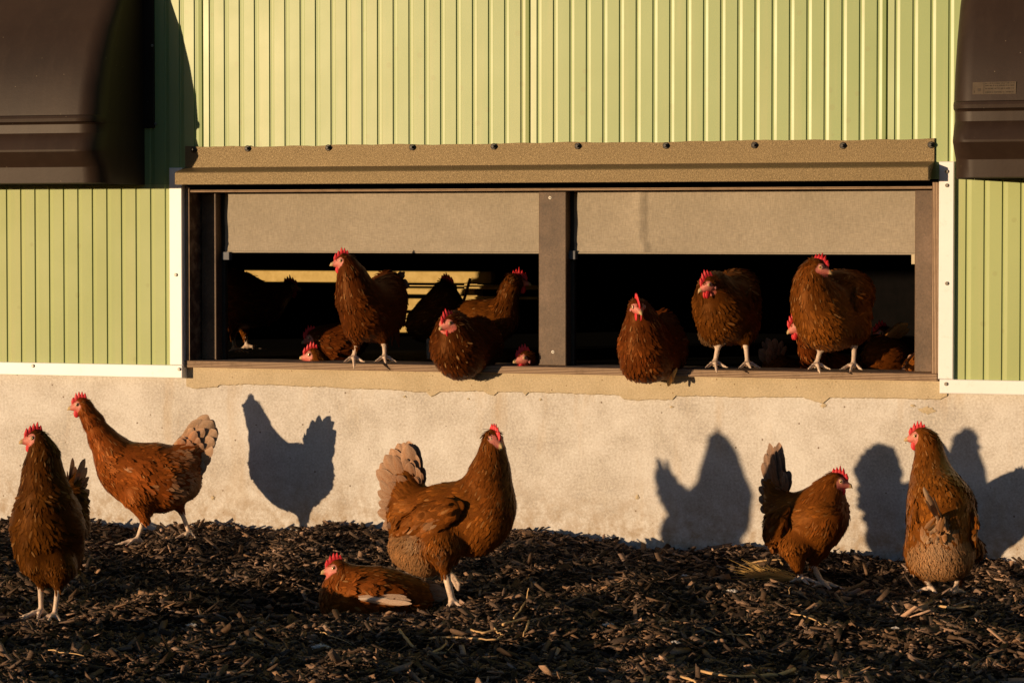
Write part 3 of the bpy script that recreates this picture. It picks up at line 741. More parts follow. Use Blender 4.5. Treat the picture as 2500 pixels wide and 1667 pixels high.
SKIN, LEG, BEAK = 'skin', 'leg', 'beak'
FACE_C = np.array((.62, .20, .15)); LEG_C = np.array((.66, .50, .38)); BEAK_C = np.array((.52, .36, .17)); COMB_C = np.array((.62, .028, .035))
def hen(label, o, k, c, d, phi, head, neck, body, legs=None, wing=None, tail=(), group='brown laying hens', tone=1.0, h=.0034, dens=1.0, wing2=None, patches=(), sscale=1.0,
        extra=(), pale=.35, fluff=(), beakc=None, feet_yaw=None, wmirror=True, tail_tone=None, floor=None, seed=0, pitch_tail=0):
    R = np.random.default_rng(100 + seed)
    ox, oy = o
    cx, cy = ox + c[0] * k, oy + c[1] * k
    Z0 = depth_of(cx, cy, d); m = k * Z0 / FPX               # metres per sheet unit
    toward = unit(-np.array([FW[0], FW[1], 0]))
    hd = -math.cos(rad(phi)) * RT + math.sin(rad(phi)) * toward
    lat = np.cross([0, 0, 1], hd)                              # hen's left
    tanphi = math.tan(rad(phi)) if abs(math.cos(rad(phi))) > .45 else None
    def P(x, y, s=None):
        px, py = ox + x * k, oy + y * k
        if s is not None and s < 0: s = s * sscale
        if s is None:
            s = 0.0
            if tanphi is not None: s = -(px - cx) / FPX * Z0 * tanphi
        return atz(px, py, Z0 - s)
    prims = []     # (a, b, ra, rb, kind, flow, flat_axis, kblend)
    def cone(a, b, ra, rb, kind, flow=None, flat=None, kb=.02):
        prims.append((np.array(a), np.array(b), ra, rb, kind, unit(flow if flow is not None else (b - a)), flat, kb))
    # head
    hx, hy, hyaw, hpit = head[:4]; hs = head[4] if len(head) > 4 else None; sc = head[5] if len(head) > 5 else 1.0
    H = P(hx, hy, hs); f0 = -math.cos(rad(hyaw)) * RT + math.sin(rad(hyaw)) * toward
    f = unit(f0 * math.cos(rad(hpit)) + np.array([0, 0, 1]) * math.sin(rad(hpit))); hl = np.cross([0, 0, 1], f0); hu = np.cross(f, hl)
    def HH(a, b_, c_): return H + (f * a + hl * b_ + hu * c_) * sc
    # neck chain then body chain
    chain = [(HH(-.004, 0, 0), .0175 * sc)]
    for q in neck: chain.append((P(q[0], q[1], q[3] if len(q) > 3 else None), q[2] * m))
    for i in range(len(chain) - 1):
        cone(chain[i][0], chain[i + 1][0], chain[i][1], chain[i + 1][1], 'neck' if i < len(chain) - 2 else 'shoulder', kb=.016)
    bc = [(P(q[0], q[1], q[3] if len(q) > 3 else None), q[2] * m) for q in body]
    # connect last neck to first body
    cone(chain[-1][0], bc[0][0], chain[-1][1], bc[0][1], 'shoulder', flow=np.array([0, 0, -1]) * .9 - hd * .5, kb=.03)
    for i in range(len(bc) - 1):
        ok = np.linalg.norm(bc[i + 1][0] - bc[i][0])
        fl = unit(bc[i + 1][0] - bc[i][0]); fl = unit(fl * .5 - hd * 1.0 + np.array([0, 0, -.25]))
        cone(bc[i][0], bc[i + 1][0], bc[i][1], bc[i + 1][1], 'body', flow=fl, kb=.035)
    for q in extra: 
        p = P(q[0], q[1], q[3] if len(q) > 3 else None); fl = np.array([0, 0, -1.]) - hd * .6
        if len(q) > 4 and q[4] == 'up': fl = -hd + np.array([0, 0, .8])
        cone(p, p + 1e-4, q[2] * m, q[2] * m, 'body', flow=fl, kb=.03)
    for q in fluff:
        p = P(q[0], q[1], q[3] if len(q) > 3 else None); cone(p, p + 1e-4, q[2] * m, q[2] * m, 'fluff', flow=np.array([0, 0, -1.]) - hd * .5, kb=.03)
    # wings
    if wing:
        pts_ = [(P(q[0], q[1], q[4] if len(q) > 4 else None), q[2] * m, q[3]) for q in wing]     # x,y,r,lateral offset [m],(s)
        for sgn in ((1, -1) if wmirror else (1,)):
            wl = []
            for (p, r, off) in pts_:
                if sgn == -1:
                    q_ = p - 2 * np.dot(p - bc[0][0], lat) * lat if phi_front(phi) else p
                else: q_ = p
                wl.append((q_ + lat * (off + .004) * sgn if not phi_front(phi) else q_, r))
            nm = 'wingL' if sgn == 1 else 'wingR'
            for i in range(len(wl) - 1): cone(wl[i][0], wl[i + 1][0], wl[i][1], wl[i + 1][1], nm, flow=unit(wl[-1][0] - wl[0][0]) + np.array([0, 0, -.15]), flat=lat, kb=.006)
    if wing2:
        wl = [(P(q[0], q[1], q[4]), q[2] * m) for q in wing2]
        for i in range(len(wl) - 1): cone(wl[i][0], wl[i + 1][0], wl[i][1], wl[i + 1][1], 'wingR', flow=unit(wl[-1][0] - wl[0][0]) + np.array([0, 0, -.15]), flat=lat, kb=.006)
    # legs
    ankles = []
    for q in (legs or ()):
        hip, hock, ank = q['hip'], q['hock'], q['ank']; s_ = q.get('s')
        a = P(hip[0], hip[1], s_); b_ = P(hock[0], hock[1], q.get('s2', s_)); e = P(ank[0], ank[1], q.get('s3', q.get('s2', s_)))
        cone(a, b_, hip[2] * m, hock[2] * m, 'thigh', flow=unit(b_ - a) - hd * .25, kb=.022)
        rs = q.get('r', .0062)
        cone(b_, e, rs * 1.15, rs * .92, LEG, kb=.007)
        if q.get('ext') is not None: pass
        yaw = q.get('yaw', phi); fd = -math.cos(rad(yaw)) * RT + math.sin(rad(yaw)) * toward; fl_ = np.cross([0, 0, 1], fd)
        dr = q.get('droop', (0, 0, 0)); curl = q.get('curl', 0)
        if curl:
            for j, (tl) in enumerate(q['toes']):
                pp = [e] + [P(x, y, s_) for (x, y) in tl]
                rr = [.0052, .0042, .0036, .0020]
                for i in range(len(pp) - 1): cone(pp[i], pp[i + 1], rr[min(i, 3)], rr[min(i + 1, 3)], LEG, kb=.003)
        else:
            cone(e, e + np.array([0, 0, -.004]), rs * 1.0, rs * 1.05, LEG, kb=.006)
            for j, (an, L_) in enumerate(((38, .040), (0, .052), (-36, .042), (180, .020))):
                dv = fd * math.cos(rad(an)) + fl_ * math.sin(rad(an)); drz = dr[j] if j < 3 else 0
                k1 = e + dv * L_ * .42 + np.array([0, 0, -.004 + .002]); k2 = e + dv * L_ * .8 + np.array([0, 0, -.008 - drz * .55]); k3 = e + dv * (L_ + .010 - abs(drz) * .35) + np.array([0, 0, -.012 - drz])
                cone(e, k1, rs * .85, .0050, LEG, kb=.005); cone(k1, k2, .0048, .0042, LEG, kb=.003); cone(k2, k3, .0040, .0018, LEG, kb=.002)
        ankles.append(e)
    # head pieces
    cone(HH(.004, 0, .001), HH(.014, 0, -.002), .0172 * sc, .0138 * sc, 'crown', flow=-f, kb=.008)
    cone(HH(.010, 0, -.004), HH(.024, 0, -.005), .0155 * sc, .0092 * sc, SKIN, kb=.006)
    for sg in (-1, 1): cone(HH(.012, .0085 * sg, .0015), HH(.014, .0090 * sg, .0015), .0072 * sc, .0072 * sc, SKIN, kb=.004)
    cone(HH(.023, 0, -.003), HH(.036, 0, -.005), .0078 * sc, .0048 * sc, BEAK, kb=.003)
    cone(HH(.036, 0, -.005), HH(.0440, 0, -.0105), .0046 * sc, .0016 * sc, BEAK, kb=.003)
    cone(HH(.022, 0, -.009), HH(.036, 0, -.0095), .0055 * sc, .0022 * sc, BEAK, kb=.003)
    # ---- field
    A = np.array([p[0] for p in prims]); B = np.array([p[1] for p in prims]); RR = np.array([max(p[2], p[3]) for p in prims])
    lo = np.minimum(A, B).min(0); hi = np.maximum(A, B).max(0); 
    lo = (np.minimum(A, B) - RR[:, None]).min(0) - .012; hi = (np.maximum(A, B) + RR[:, None]).max(0) + .012
    n = np.ceil((hi - lo) / h).astype(int) + 1
    Fd = np.full(tuple(n), .05, np.float32)
    for (a, b_, ra, rb, kind, flow, flat, kb) in prims:
        mg = max(ra, rb) + kb + 2 * h
        l_ = np.maximum(0, np.floor((np.minimum(a, b_) - mg - lo) / h).astype(int)); h_ = np.minimum(n, np.ceil((np.maximum(a, b_) + mg - lo) / h).astype(int) + 1)
        g = np.stack(np.meshgrid(*[lo[i] + np.arange(l_[i], h_[i]) * h for i in range(3)], indexing='ij'), -1).astype(np.float32)
        ds = prim_dist(g.reshape(-1, 3), a, b_, ra, rb, flat).reshape(g.shape[:3])
        sl_ = tuple(slice(l_[i], h_[i]) for i in range(3)); cur = Fd[sl_]
        e_ = np.maximum(kb - np.abs(cur - ds), 0) / kb
        Fd[sl_] = np.minimum(cur, ds) - e_ * e_ * kb * .25
    V, Q = surface_nets(Fd, lo, h)
    # ---- classify vertices & faces
    Cc = V[Q].mean(1); nrm = np.cross(V[Q[:, 2]] - V[Q[:, 0]], V[Q[:, 3]] - V[Q[:, 1]]); area = np.linalg.norm(nrm, axis=1) * .5; nrm /= np.linalg.norm(nrm, axis=1)[:, None] + 1e-12
    def nearest(X):
        best = np.full(len(X), 9.0); bi = np.zeros(len(X), int)
        for i, (a, b_, ra, rb, kind, flow, flat, kb) in enumerate(prims):
            dd = prim_dist(X, a, b_, ra, rb, flat)
            if kind in (SKIN,): dd = dd - .0022
            mm = dd < best; best[mm] = dd[mm]; bi[mm] = i
        return bi
    vi = nearest(V); kinds = np.array([p[4] for p in prims])
    vk = kinds[vi]
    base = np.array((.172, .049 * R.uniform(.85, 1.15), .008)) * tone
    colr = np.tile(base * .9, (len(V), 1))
    Hx = (V - H) @ f / sc; Hz = (V - H) @ hu / sc; isf = vk == SKIN
    fc = np.tile(FACE_C, (len(V), 1)); ey_ = np.exp(-((Hx - .0128) ** 2 + (Hz - .002) ** 2) / .0055 ** 2)[:, None]; fc = fc * (1 - .6 * ey_) + np.array((.66, .36, .28)) * .6 * ey_
    ear = np.clip((.006 - Hx) / .006, 0, 1)[:, None]; fc = fc * (1 - ear * .7) + np.array((.34, .12, .04)) * ear * .7
    low = np.clip((-.006 - Hz) / .006, 0, 1)[:, None]; fc = fc * (1 - low * .5) + np.array((.50, .08, .06)) * low * .5
    mott = (np.sin(V @ np.array([900, 700, 1100.])) * np.sin(V @ np.array([-800, 1000, 600.])) * .16 + 1)[:, None]; fc = fc * mott
    colr[isf] = fc[isf];  colr[vk == LEG] = LEG_C; colr[vk == LEG] *= (1 + .18 * np.sin(V[vk == LEG][:, 2] * 1900) + .10 * np.sin(V[vk == LEG][:, 0] * 1300))[:, None]; colr[vk == BEAK] = BEAK_C if beakc is None else beakc
    colr *= R.uniform(.85, 1.12, (len(V), 1))
    foot = np.array([cx, cy, 0])
    bp = ankles[0].copy() if ankles else bc[0][0].copy()
    if len(ankles) > 1: bp = (ankles[0] + ankles[1]) / 2
    bp[2] -= .014
    if not ankles: bp[2] = bc[-1][0][2] - bc[-1][1]
    if floor is not None: bp[2] = floor
    if floor is not None and not legs:
        # simple hidden legs down to the floor so that the hen stands
        L2 = MB()
        for sg in (-1, 1):
            q = bc[min(1, len(bc) - 1)][0] + lat * .03 * sg; L2.tube([q, np.array([q[0], q[1], floor + .012])], [.009, .006], 7)
    root = empty('hen', bp, label, 'hen', group)
    bo = mesh_tq('body', V, Q, M['skin'], root, colr); bo.data.materials.append(M['feather'])
    fk0 = kinds[nearest(Cc)]; bo.data.polygons.foreach_set('material_index', (~np.isin(fk0, (SKIN, LEG, BEAK))).astype(np.int32))
    # ---- feathers
    fi = nearest(Cc); fk = kinds[fi]
    ok = ~np.isin(fk, (SKIN, LEG, BEAK))
    reg = {'crown': (.0080, .0010, 3.2), 'neck': (.020, .0013, 3.2), 'shoulder': (.021, .0022, 2.9), 'body': (.022, .0031, 2.8), 'thigh': (.017, .0016, 3.2), 'fluff': (.017, .0011, 3.8),
           'wingL': (.026, .0046, 3.0), 'wingR': (.026, .0046, 3.0)}
    pal = {}
    out = {'plumage': [], 'wingL': [], 'wingR': []}
    toneR = R.uniform(.9, 1.1)
    for kd, (L_, W_, dn) in reg.items():
        sel = np.where(ok & (fk == kd))[0]
        if not len(sel): continue
        ar = area[sel]; num = int(ar.sum() / (L_ * W_ * 2) * dn * 1.5 * dens)
        if num < 1: continue
        pk = R.choice(sel, num, p=ar / ar.sum())
        jit = R.uniform(-.5, .5, (num, 3)) * h
        Pp = Cc[pk] + jit; Nn = nrm[pk]; D = np.array([p[5] for p in prims])[fi[pk]]
        D = D + R.normal(0, .16 if kd != 'fluff' else .35, (num, 3)); D = D - (D * Nn).sum(1)[:, None] * Nn; D /= np.linalg.norm(D, axis=1)[:, None] + 1e-9
        ls = R.uniform(.7, 1.25, num); 
        c_ = np.tile(base, (num, 1)) * np.exp(R.normal(0, .24, num))[:, None]
        # warmer, lighter patches in large readable areas
        big = np.sin(Pp @ np.array([38, 21, 55.]) + seed) * .5 + np.sin(Pp @ np.array([-30, 60, 24.]) + 2 * seed) * .5
        c_ = c_ * (1 + .22 * big)[:, None]
        if kd in ('neck', 'crown'): c_ *= np.array([.82, .74, .70])
        if kd == 'shoulder': c_ *= np.array([.95, .92, .9])
        if kd in ('body', 'thigh'): c_ *= np.array([1.10, 1.14, 1.05])
        if kd == 'fluff': c_ = c_ * .55 + np.array([.42, .25, .12]) * .45 * tone
        for (px_, py_, pr_, ps_) in patches:
            r0 = ray(ox + px_ * k, oy + py_ * k); r0 = r0 / np.linalg.norm(r0); q_ = Pp - CAM; dd_ = np.linalg.norm(q_ - (q_ @ r0)[:, None] * r0, axis=1) / (pr_ * m) * R.uniform(.7, 1.3, num)
            kk_ = (np.clip(1.25 - dd_, 0, 1) * ps_)[:, None]; c_ = c_ * (1 - kk_) + np.array([.60, .40, .24]) * kk_
        sh = (R.uniform(0, 1, num) < (.16 if kd in ('neck', 'shoulder') else .05)) * R.uniform(.3, .9, num) * pale * 2
        lift = np.clip(R.normal({'fluff': .20, 'neck': .06, 'crown': .0, 'wingL': .02, 'wingR': .02}.get(kd, .045), .03, num), .005, .5)
        Vf, Ff, Cf = feathers(Pp, Nn, D, L_ * ls, W_ * ls * R.uniform(.8, 1.1, num), c_, lift, np.clip(sh, 0, .85))
        out[kd if kd in out else 'plumage'].append((Vf, Ff, Cf))
    # tail and any big named feathers
    out['tail'] = []
    for (rx, ry, tx, ty, hw, *rest) in tail:
        s_r = rest[0] if len(rest) > 0 else None; s_t = rest[1] if len(rest) > 1 else None; cc = rest[2] if len(rest) > 2 else None; which = rest[3] if len(rest) > 3 else 'tail'; wn = rest[4] if len(rest) > 4 else None; facing = len(rest) > 5
        jobs = [(sg, 1.0, 0) for sg in ((1, -1) if (which == 'tail' and wn is None) else (1,))]
        if which == 'tail' and wn is None: jobs += [(sg, fr, 1) for sg in (1, -1) for fr in (.40, .48, .56, .64, .72, .82)]
        hw_ = hw
        for (sg, fr, cov) in jobs:
            hw = hw_ * (.62 if cov else 1.0)
            a = P(rx, ry, s_r); e = P(tx, ty, s_t)
            off = (.004 + .009 * R.uniform(.3, 1)) * sg
            e = e + lat * off * (1.6 if which == 'tail' else 0) + R.normal(0, .0015, 3); a = a + lat * off * .5 * (which == 'tail')
            if which != 'tail':
                a = a + lat * wn; e = e + lat * wn
            if cov: e = a + (e - a) * fr + R.normal(0, .006, 3) + lat * sg * .006 * (1 - fr) * 2
            D = unit(e - a); L_ = np.linalg.norm(e - a)
            nn = (toward * 1.0 + np.array([0, 0, .3]) if facing else lat * sg) + (0 if which != 'tail' else .25) * np.cross(D, lat) * R.uniform(-1, 1); nn = unit(nn - np.dot(nn, D) * D); S = np.cross(nn, D)
            us = np.array([0, .12, .3, .5, .7, .85, .94, 1.0]); wd = np.array([.25, .5, .8, 1, 1.03, .92, .62, .12]) * hw * m
            rows = []; cols = []
            c0 = np.array(cc if cc is not None else ((.34, .13, .05) if tail_tone is None else tail_tone)) * R.uniform(.8, 1.2)
            palec = np.array((.62, .47, .36)) if cc is None else c0 * 1.25
            if cov: k_c = (1 - fr) * 1.5; c0 = c0 * (1 - min(1, k_c)) + base * 1.5 * min(1, k_c); palec = palec * (.35 + .5 * fr)
            for u, w_ in zip(us, wd):
                for t_ in (-1, -.5, 0, .5, 1):
                    p_ = a + D * L_ * u + S * w_ * t_ + nn * (-.22 * w_ * t_ * t_ + .012 * L_ * math.sin(u * 3.1)) 
                    rows.append(p_); e_ = min(1, abs(t_) ** 1.5 * .6 + max(0, u - .55) * 1.2 + (.5 if t_ == 0 else 0)); cols.append(c0 * (1 - e_ * pale * 1.6) + palec * e_ * pale * 1.6)
            nb = len(us); F_ = [(i * 5 + j, i * 5 + j + 1, (i + 1) * 5 + j + 1, (i + 1) * 5 + j) for i in range(nb - 1) for j in range(4)]
            out[which].append((np.array(rows), np.array(F_), np.clip(np.array(cols), .01, .8)))
    if wing and not phi_front(phi):
        for sgn in (1, -1):
            w0, w1, w2, w3 = [p + lat * (off + r * .30) * sgn for (p, r, off) in (pts_[0], pts_[1], pts_[-2], pts_[-1])]
            r1 = pts_[1][1]
            for j in range(11):
                t_ = j / 10; a = w0 * (1 - t_) + w2 * t_ + np.array([0, 0, -1]) * r1 * (.42 - .30 * t_); e = a + unit(w3 - w1) * (.105 - .045 * t_) + np.array([0, 0, -.010 + .012 * t_])
                a = a + lat * sgn * .0012 * j; D = unit(e - a); L_ = np.linalg.norm(e - a); nn = unit(lat * sgn - np.dot(lat * sgn, D) * D + np.array([0, 0, .12])); S = np.cross(nn, D)
                c0 = base * R.uniform(.8, 1.3); rows = []; cols = []
                for u in (0, .15, .4, .65, .85, .95, 1):
                    w_ = .0085 * (1 - (2 * u - 1) ** 4 * .8) * (.55 + .45 * min(1, u * 3))
                    for q_ in (-1, 0, 1): rows.append(a + D * L_ * u + S * w_ * q_ + nn * (.0015 * (q_ == 0) - .010 * u * u)); cols.append(c0 * (1.7 if q_ * sgn < 0 else 1.0) + (np.array([.10, .06, .035]) if q_ * sgn < 0 else 0))
                F_ = [(i * 3 + k_, i * 3 + k_ + 1, i * 3 + k_ + 4, i * 3 + k_ + 3) for i in range(6) for k_ in range(2)]
                out['wingL' if sgn == 1 else 'wingR'].append((np.array(rows), np.array(F_), np.array(cols)))
    def emit(lst, name):
        if not lst: return None
        Vs, Fs, Cs = [], [], []; b0 = 0
        for (v_, f_, c_) in lst: Vs.append(v_); Fs.append(f_ + b0); Cs.append(c_); b0 += len(v_)
        return mesh_tq(name, np.concatenate(Vs), np.concatenate(Fs), M['feather'], root, np.concatenate(Cs))
    emit(out['plumage'], 'plumage'); emit(out['wingL'], 'wing'); emit(out['wingR'], 'wing'); emit(out['tail'], 'tail')
    if floor is not None and not legs:
        mesh_obj('leg', L2.v, L2.f, M['skin'], root, col=np.tile(LEG_C, (len(L2.v), 1)))
    # ---- comb
    cs = 1.15
    b = MB(); npt = 5; ts = []; K = 41
    lean = R.uniform(-.25, .25)
    hs_ = list(np.array([0.6, .85, 1.0, .8, .6]) * R.uniform(.7, 1.2, 5)); tw_ = R.uniform(.75, 1.25, 5)
    prof = []
    for i in range(K):
        u = i / (K - 1); x = .031 - .045 * u; zb = .003 + .0135 * math.sin(min(1, u * 1.15) * 1.45)
        ph_ = u * npt; kk = min(npt - 1, int(ph_)); fr_ = ph_ - kk; tooth = (1 - abs(fr_ - .55) / .55) if fr_ < .55 else (1 - (fr_ - .55) / .45)
        hh = (.0125 * math.sin(math.pi * min(1, u * .8 + .18)) ** .6 + .0115 * hs_[kk] * max(0, tooth) ** tw_[kk])
        prof.append((x - .004 * hh / .02, zb, hh * cs))
    Vc = []
    for (x, zb, hh) in prof:
        for (z_, th, ) in ((-.004, .0034), (hh * .45, .0026), (hh, .0009)):
            ln = lean * max(0, z_)
            for sg in (-1, 1): Vc.append(HH(x, sg * th + ln, zb + z_))
    Fc_ = []
    for i in range(K - 1):
        a = i * 6
        for k_ in range(2):
            for sg in (0, 1):
                q = (a + 2 * k_ + sg, a + 2 * (k_ + 1) + sg, a + 6 + 2 * (k_ + 1) + sg, a + 6 + 2 * k_ + sg); Fc_.append(q if sg == 0 else q[::-1])
        Fc_.append((a + 4, a + 5, a + 11, a + 10))
    Fc_ += [(0, 1, 3, 2), (2, 3, 5, 4), ((K - 1) * 6, (K - 1) * 6 + 2, (K - 1) * 6 + 3, (K - 1) * 6 + 1), ((K - 1) * 6 + 2, (K - 1) * 6 + 4, (K - 1) * 6 + 5, (K - 1) * 6 + 3)]
    mesh_obj('comb', Vc, Fc_, M['comb'], root, col=np.tile(COMB_C, (len(Vc), 1)), smooth=True)
    # wattles, ear lobes, eyes
    def blob(name, c_, ax3, rr, mat, col, nu=10, nv=8, drop=0.0):
        Vb = []; 
        for i in range(nv + 1):
            th = math.pi * i / nv
            for j in range(nu):
                an = 2 * math.pi * j / nu; sx, sy, sz = math.sin(th) * math.cos(an), math.sin(th) * math.sin(an), math.cos(th)
                wf = 1 - drop * max(0, sz)
                Vb.append(c_ + (ax3[0] * rr[0] * sx * wf + ax3[1] * rr[1] * sy * wf + ax3[2] * rr[2] * sz) * sc)
        Fb = [(i * nu + j, (i + 1) * nu + j, (i + 1) * nu + (j + 1) % nu, i * nu + (j + 1) % nu) for i in range(nv) for j in range(nu)]
        return mesh_obj(name, Vb, Fb, M[mat], root, col=np.tile(col, (len(Vb), 1)), smooth=True)
    upv = np.array([0, 0, 1.0])
    for sg in (-1, 1):
        blob('wattle', HH(.0175, .0065 * sg, -.014) - upv * .006 * sc, (f, hl, upv), (.0090, .0028, .0140), 'comb', COMB_C * np.array([1.05, 1, 1]), drop=.35)
        blob('ear_lobe', HH(-.003, .0150 * sg, -.0095), (f, hl, hu), (.0042, .0022, .0075), 'comb', (.66, .26, .24))
        e_ = HH(.0130, .0174 * sg, .0022)
        ring = blob('eyelid', e_, (f, hl, hu), (.0066, .0017, .0056), 'comb', (.66, .38, .30))
        ey = blob('eye', e_ + hl * sg * .0008 * sc, (f, hl, hu), (.0044, .0024, .0044), 'eye', (.55, .33, .13))
        pu = blob('pupil', e_ + hl * sg * .0026 * sc, (f, hl, hu), (.0024, .0009, .0024), 'eye', (.005, .004, .004), 8, 6)
        pu.parent = ey
    return root
def phi_front(phi): return abs(math.cos(rad(phi))) <= .45 or False
def prim_dist(X, a, b, ra, rb, flat):
    ab = b - a; L = float(ab @ ab); p = X - a
    t = np.clip((p @ ab) / (L + 1e-12), 0, 1) if L > 1e-10 else np.zeros(len(X))
    q = p - t[:, None] * ab
    if flat is not None:
        cmp_ = q @ flat; d2 = (q * q).sum(1) + cmp_ * cmp_ * (3.0 ** 2 - 1)
        return np.sqrt(d2) - (ra + (rb - ra) * t)
    return np.sqrt((q * q).sum(1)) - (ra + (rb - ra) * t)

Z1 = dict(o=(0, 900), k=.4211)
hen('dark brown hen standing nearest the left edge, head turned left, breast towards us', **Z1, c=(275, 1000), d=1.565, phi=70,
    head=(213, 402, 18, -4, .03), neck=[(228, 425, 52, .03), (250, 490, 80, .03), (248, 600, 102, .03)],
    body=[(262, 760, 140, .03), (272, 900, 192, .0), (290, 1020, 196, -.05)], extra=[(420, 730, 62, -.14), (440, 660, 40, -.155, 'up'), (300, 1110, 150, -.02), (420, 800, 85, -.12), (430, 900, 85, -.10), (180, 1050, 90, .02)],
    legs=[dict(hip=(225, 1150, 95), hock=(235, 1240, 26), ank=(238, 1405), s=.02, yaw=50), dict(hip=(345, 1170, 95), hock=(338, 1262, 26), ank=(316, 1425), s=.03, yaw=80)],
    wing=[(125, 800, 60, 0, 0.03), (112, 930, 72, 0, -.01), (150, 1080, 42, 0, -.05)], wmirror=False, wing2=[(420, 800, 70, 0, -.02), (452, 930, 80, 0, -.06), (430, 1090, 55, 0, -.10)],
    tail=[(400, 760, 452, 522, 30, -.13, -.17), (410, 760, 470, 570, 30, -.13, -.17), (410, 780, 478, 625, 34, -.13, -.18), (420, 820, 485, 700, 34, -.12, -.16)],
    tone=.38, seed=1, pale=.3)
hen('long-necked orange brown hen striding left on the mulch beside the wall', **Z1, c=(870, 620), d=.36, phi=0,
    head=(478, 207, 3, -8), neck=[(498, 240, 44), (535, 300, 55), (590, 400, 74), (655, 490, 96)],
    body=[(705, 570, 128), (850, 605, 160), (985, 600, 150), (1060, 560, 95)],
    extra=[(740, 650, 112), (820, 710, 112), (930, 725, 105), (1090, 500, 62, None, 'up'), (1140, 450, 40, None, 'up')], fluff=[(1075, 670, 82)],
    legs=[dict(hip=(812, 760, 88), hock=(838, 862, 34), ank=(795, 990), s=.035, yaw=20), dict(hip=(1010, 745, 75), hock=(1045, 812, 24), ank=(1098, 950), s=-.03, yaw=80)],
    patches=[(1010, 700, 60, .5), (1090, 640, 60, .5), (1060, 470, 90, .35), (715, 575, 14, .9), (880, 700, 25, .4)], wing=[(770, 550, 45, .060), (860, 600, 85, .066), (960, 640, 68, .060), (1040, 690, 26, .045)],
    tail=[(1060, 520, 1207, 268, 46), (1060, 520, 1236, 300, 48), (1070, 530, 1254, 350, 48), (1070, 530, 1245, 400, 46), (1070, 540, 1232, 450, 46), (1065, 560, 1215, 510, 44), (1060, 580, 1200, 560, 42), (1050, 590, 1180, 605, 40), (1040, 480, 1175, 300, 44), (1030, 470, 1140, 350, 40), (1000, 470, 1100, 400, 36)],
    tone=1.2, seed=2, pale=.38, tail_tone=(.38, .20, .09))
Z2 = dict(o=(880, 1000), k=.3318)
hen('tall hen in the middle standing on one leg with its fan tail raised', **Z2, c=(680, 800), d=1.175, phi=158,
    head=(972, 205, 128, -20), neck=[(972, 245, 70), (970, 320, 90), (962, 410, 112), (945, 510, 145)],
    body=[(975, 700, 145), (800, 720, 178), (620, 750, 185), (430, 740, 140)],
    extra=[(940, 830, 165), (780, 900, 165), (880, 930, 125), (360, 620, 105, None, 'up'), (370, 500, 70, None, 'up'), (300, 720, 95), (300, 830, 90)], fluff=[(360, 1010, 150), (480, 1060, 160)],
    legs=[dict(hip=(600, 1010, 165), hock=(622, 1180, 42), ank=(678, 1412), s=.045, yaw=120, r=.0085),
          dict(hip=(690, 960, 110), hock=(700, 1080, 34), ank=(640, 1190), s=-.02, curl=1, toes=[[(665, 1230), (700, 1290), (712, 1330)], [(690, 1220), (725, 1280), (730, 1340)], [(600, 1200), (575, 1190), (560, 1215)]])],
    wing=[(820, 690, 45, .070), (740, 720, 95, .076), (600, 770, 110, .078), (470, 830, 80, .070), (400, 860, 40, .06)], patches=[(410, 870, 45, .6), (400, 960, 70, .35), (560, 845, 50, .4), (600, 1060, 60, .15)],
    tail=[(400, 640, 330, 236, 62), (400, 640, 375, 258, 62), (400, 640, 290, 250, 62), (395, 650, 250, 280, 62), (390, 660, 205, 330, 62), (390, 670, 165, 385, 62), (380, 690, 142, 440, 62), (380, 720, 165, 520, 48), (370, 740, 158, 600, 46), (360, 760, 155, 680, 46), (360, 790, 150, 745, 44), (350, 820, 185, 850, 44), (420, 600, 405, 320, 46), (430, 620, 420, 420, 44)],
    tone=.85, seed=5, pale=.30, tail_tone=(.24, .10, .035))
Z3 = dict(o=(740, 1320), k=.1913)
PR = (.62, .42, .30)
hen('hen lying in the dust-bath hollow behind the tall middle hen', **Z3, c=(900, 700), d=1.12, phi=6,
    head=(440, 338, 14, -8), neck=[(470, 400, 105), (490, 500, 150), (460, 640, 190)],
    body=[(500, 800, 235), (720, 700, 330), (980, 720, 345), (1220, 720, 280), (1420, 680, 180)], extra=[(520, 950, 200), (900, 900, 260), (1350, 840, 180)], fluff=[(1480, 700, 120)],
    wing=[(700, 620, 150, .058), (900, 640, 200, .066), (1120, 660, 150, .066), (1330, 720, 50, .06)],
    tail=[(1400, 600, 1850, 690, 60), (1400, 620, 1840, 660, 60), (1400, 640, 1800, 720, 60), (1400, 590, 1760, 600, 60),
          (690, 670, 1340, 700, 34, None, None, PR, 'wingL', .085), (700, 690, 1350, 740, 32, None, None, PR, 'wingL', .087), (680, 655, 1300, 670, 34, None, None, PR, 'wingL', .083), (720, 700, 1280, 752, 30, None, None, (.5, .3, .18), 'wingL', .088), (680, 680, 1100, 672, 26, None, None, (.66, .50, .40), 'wingL', .088)],
    tone=1.0, seed=3, pale=.4)
Z4 = dict(o=(1820, 1060), k=.2551)
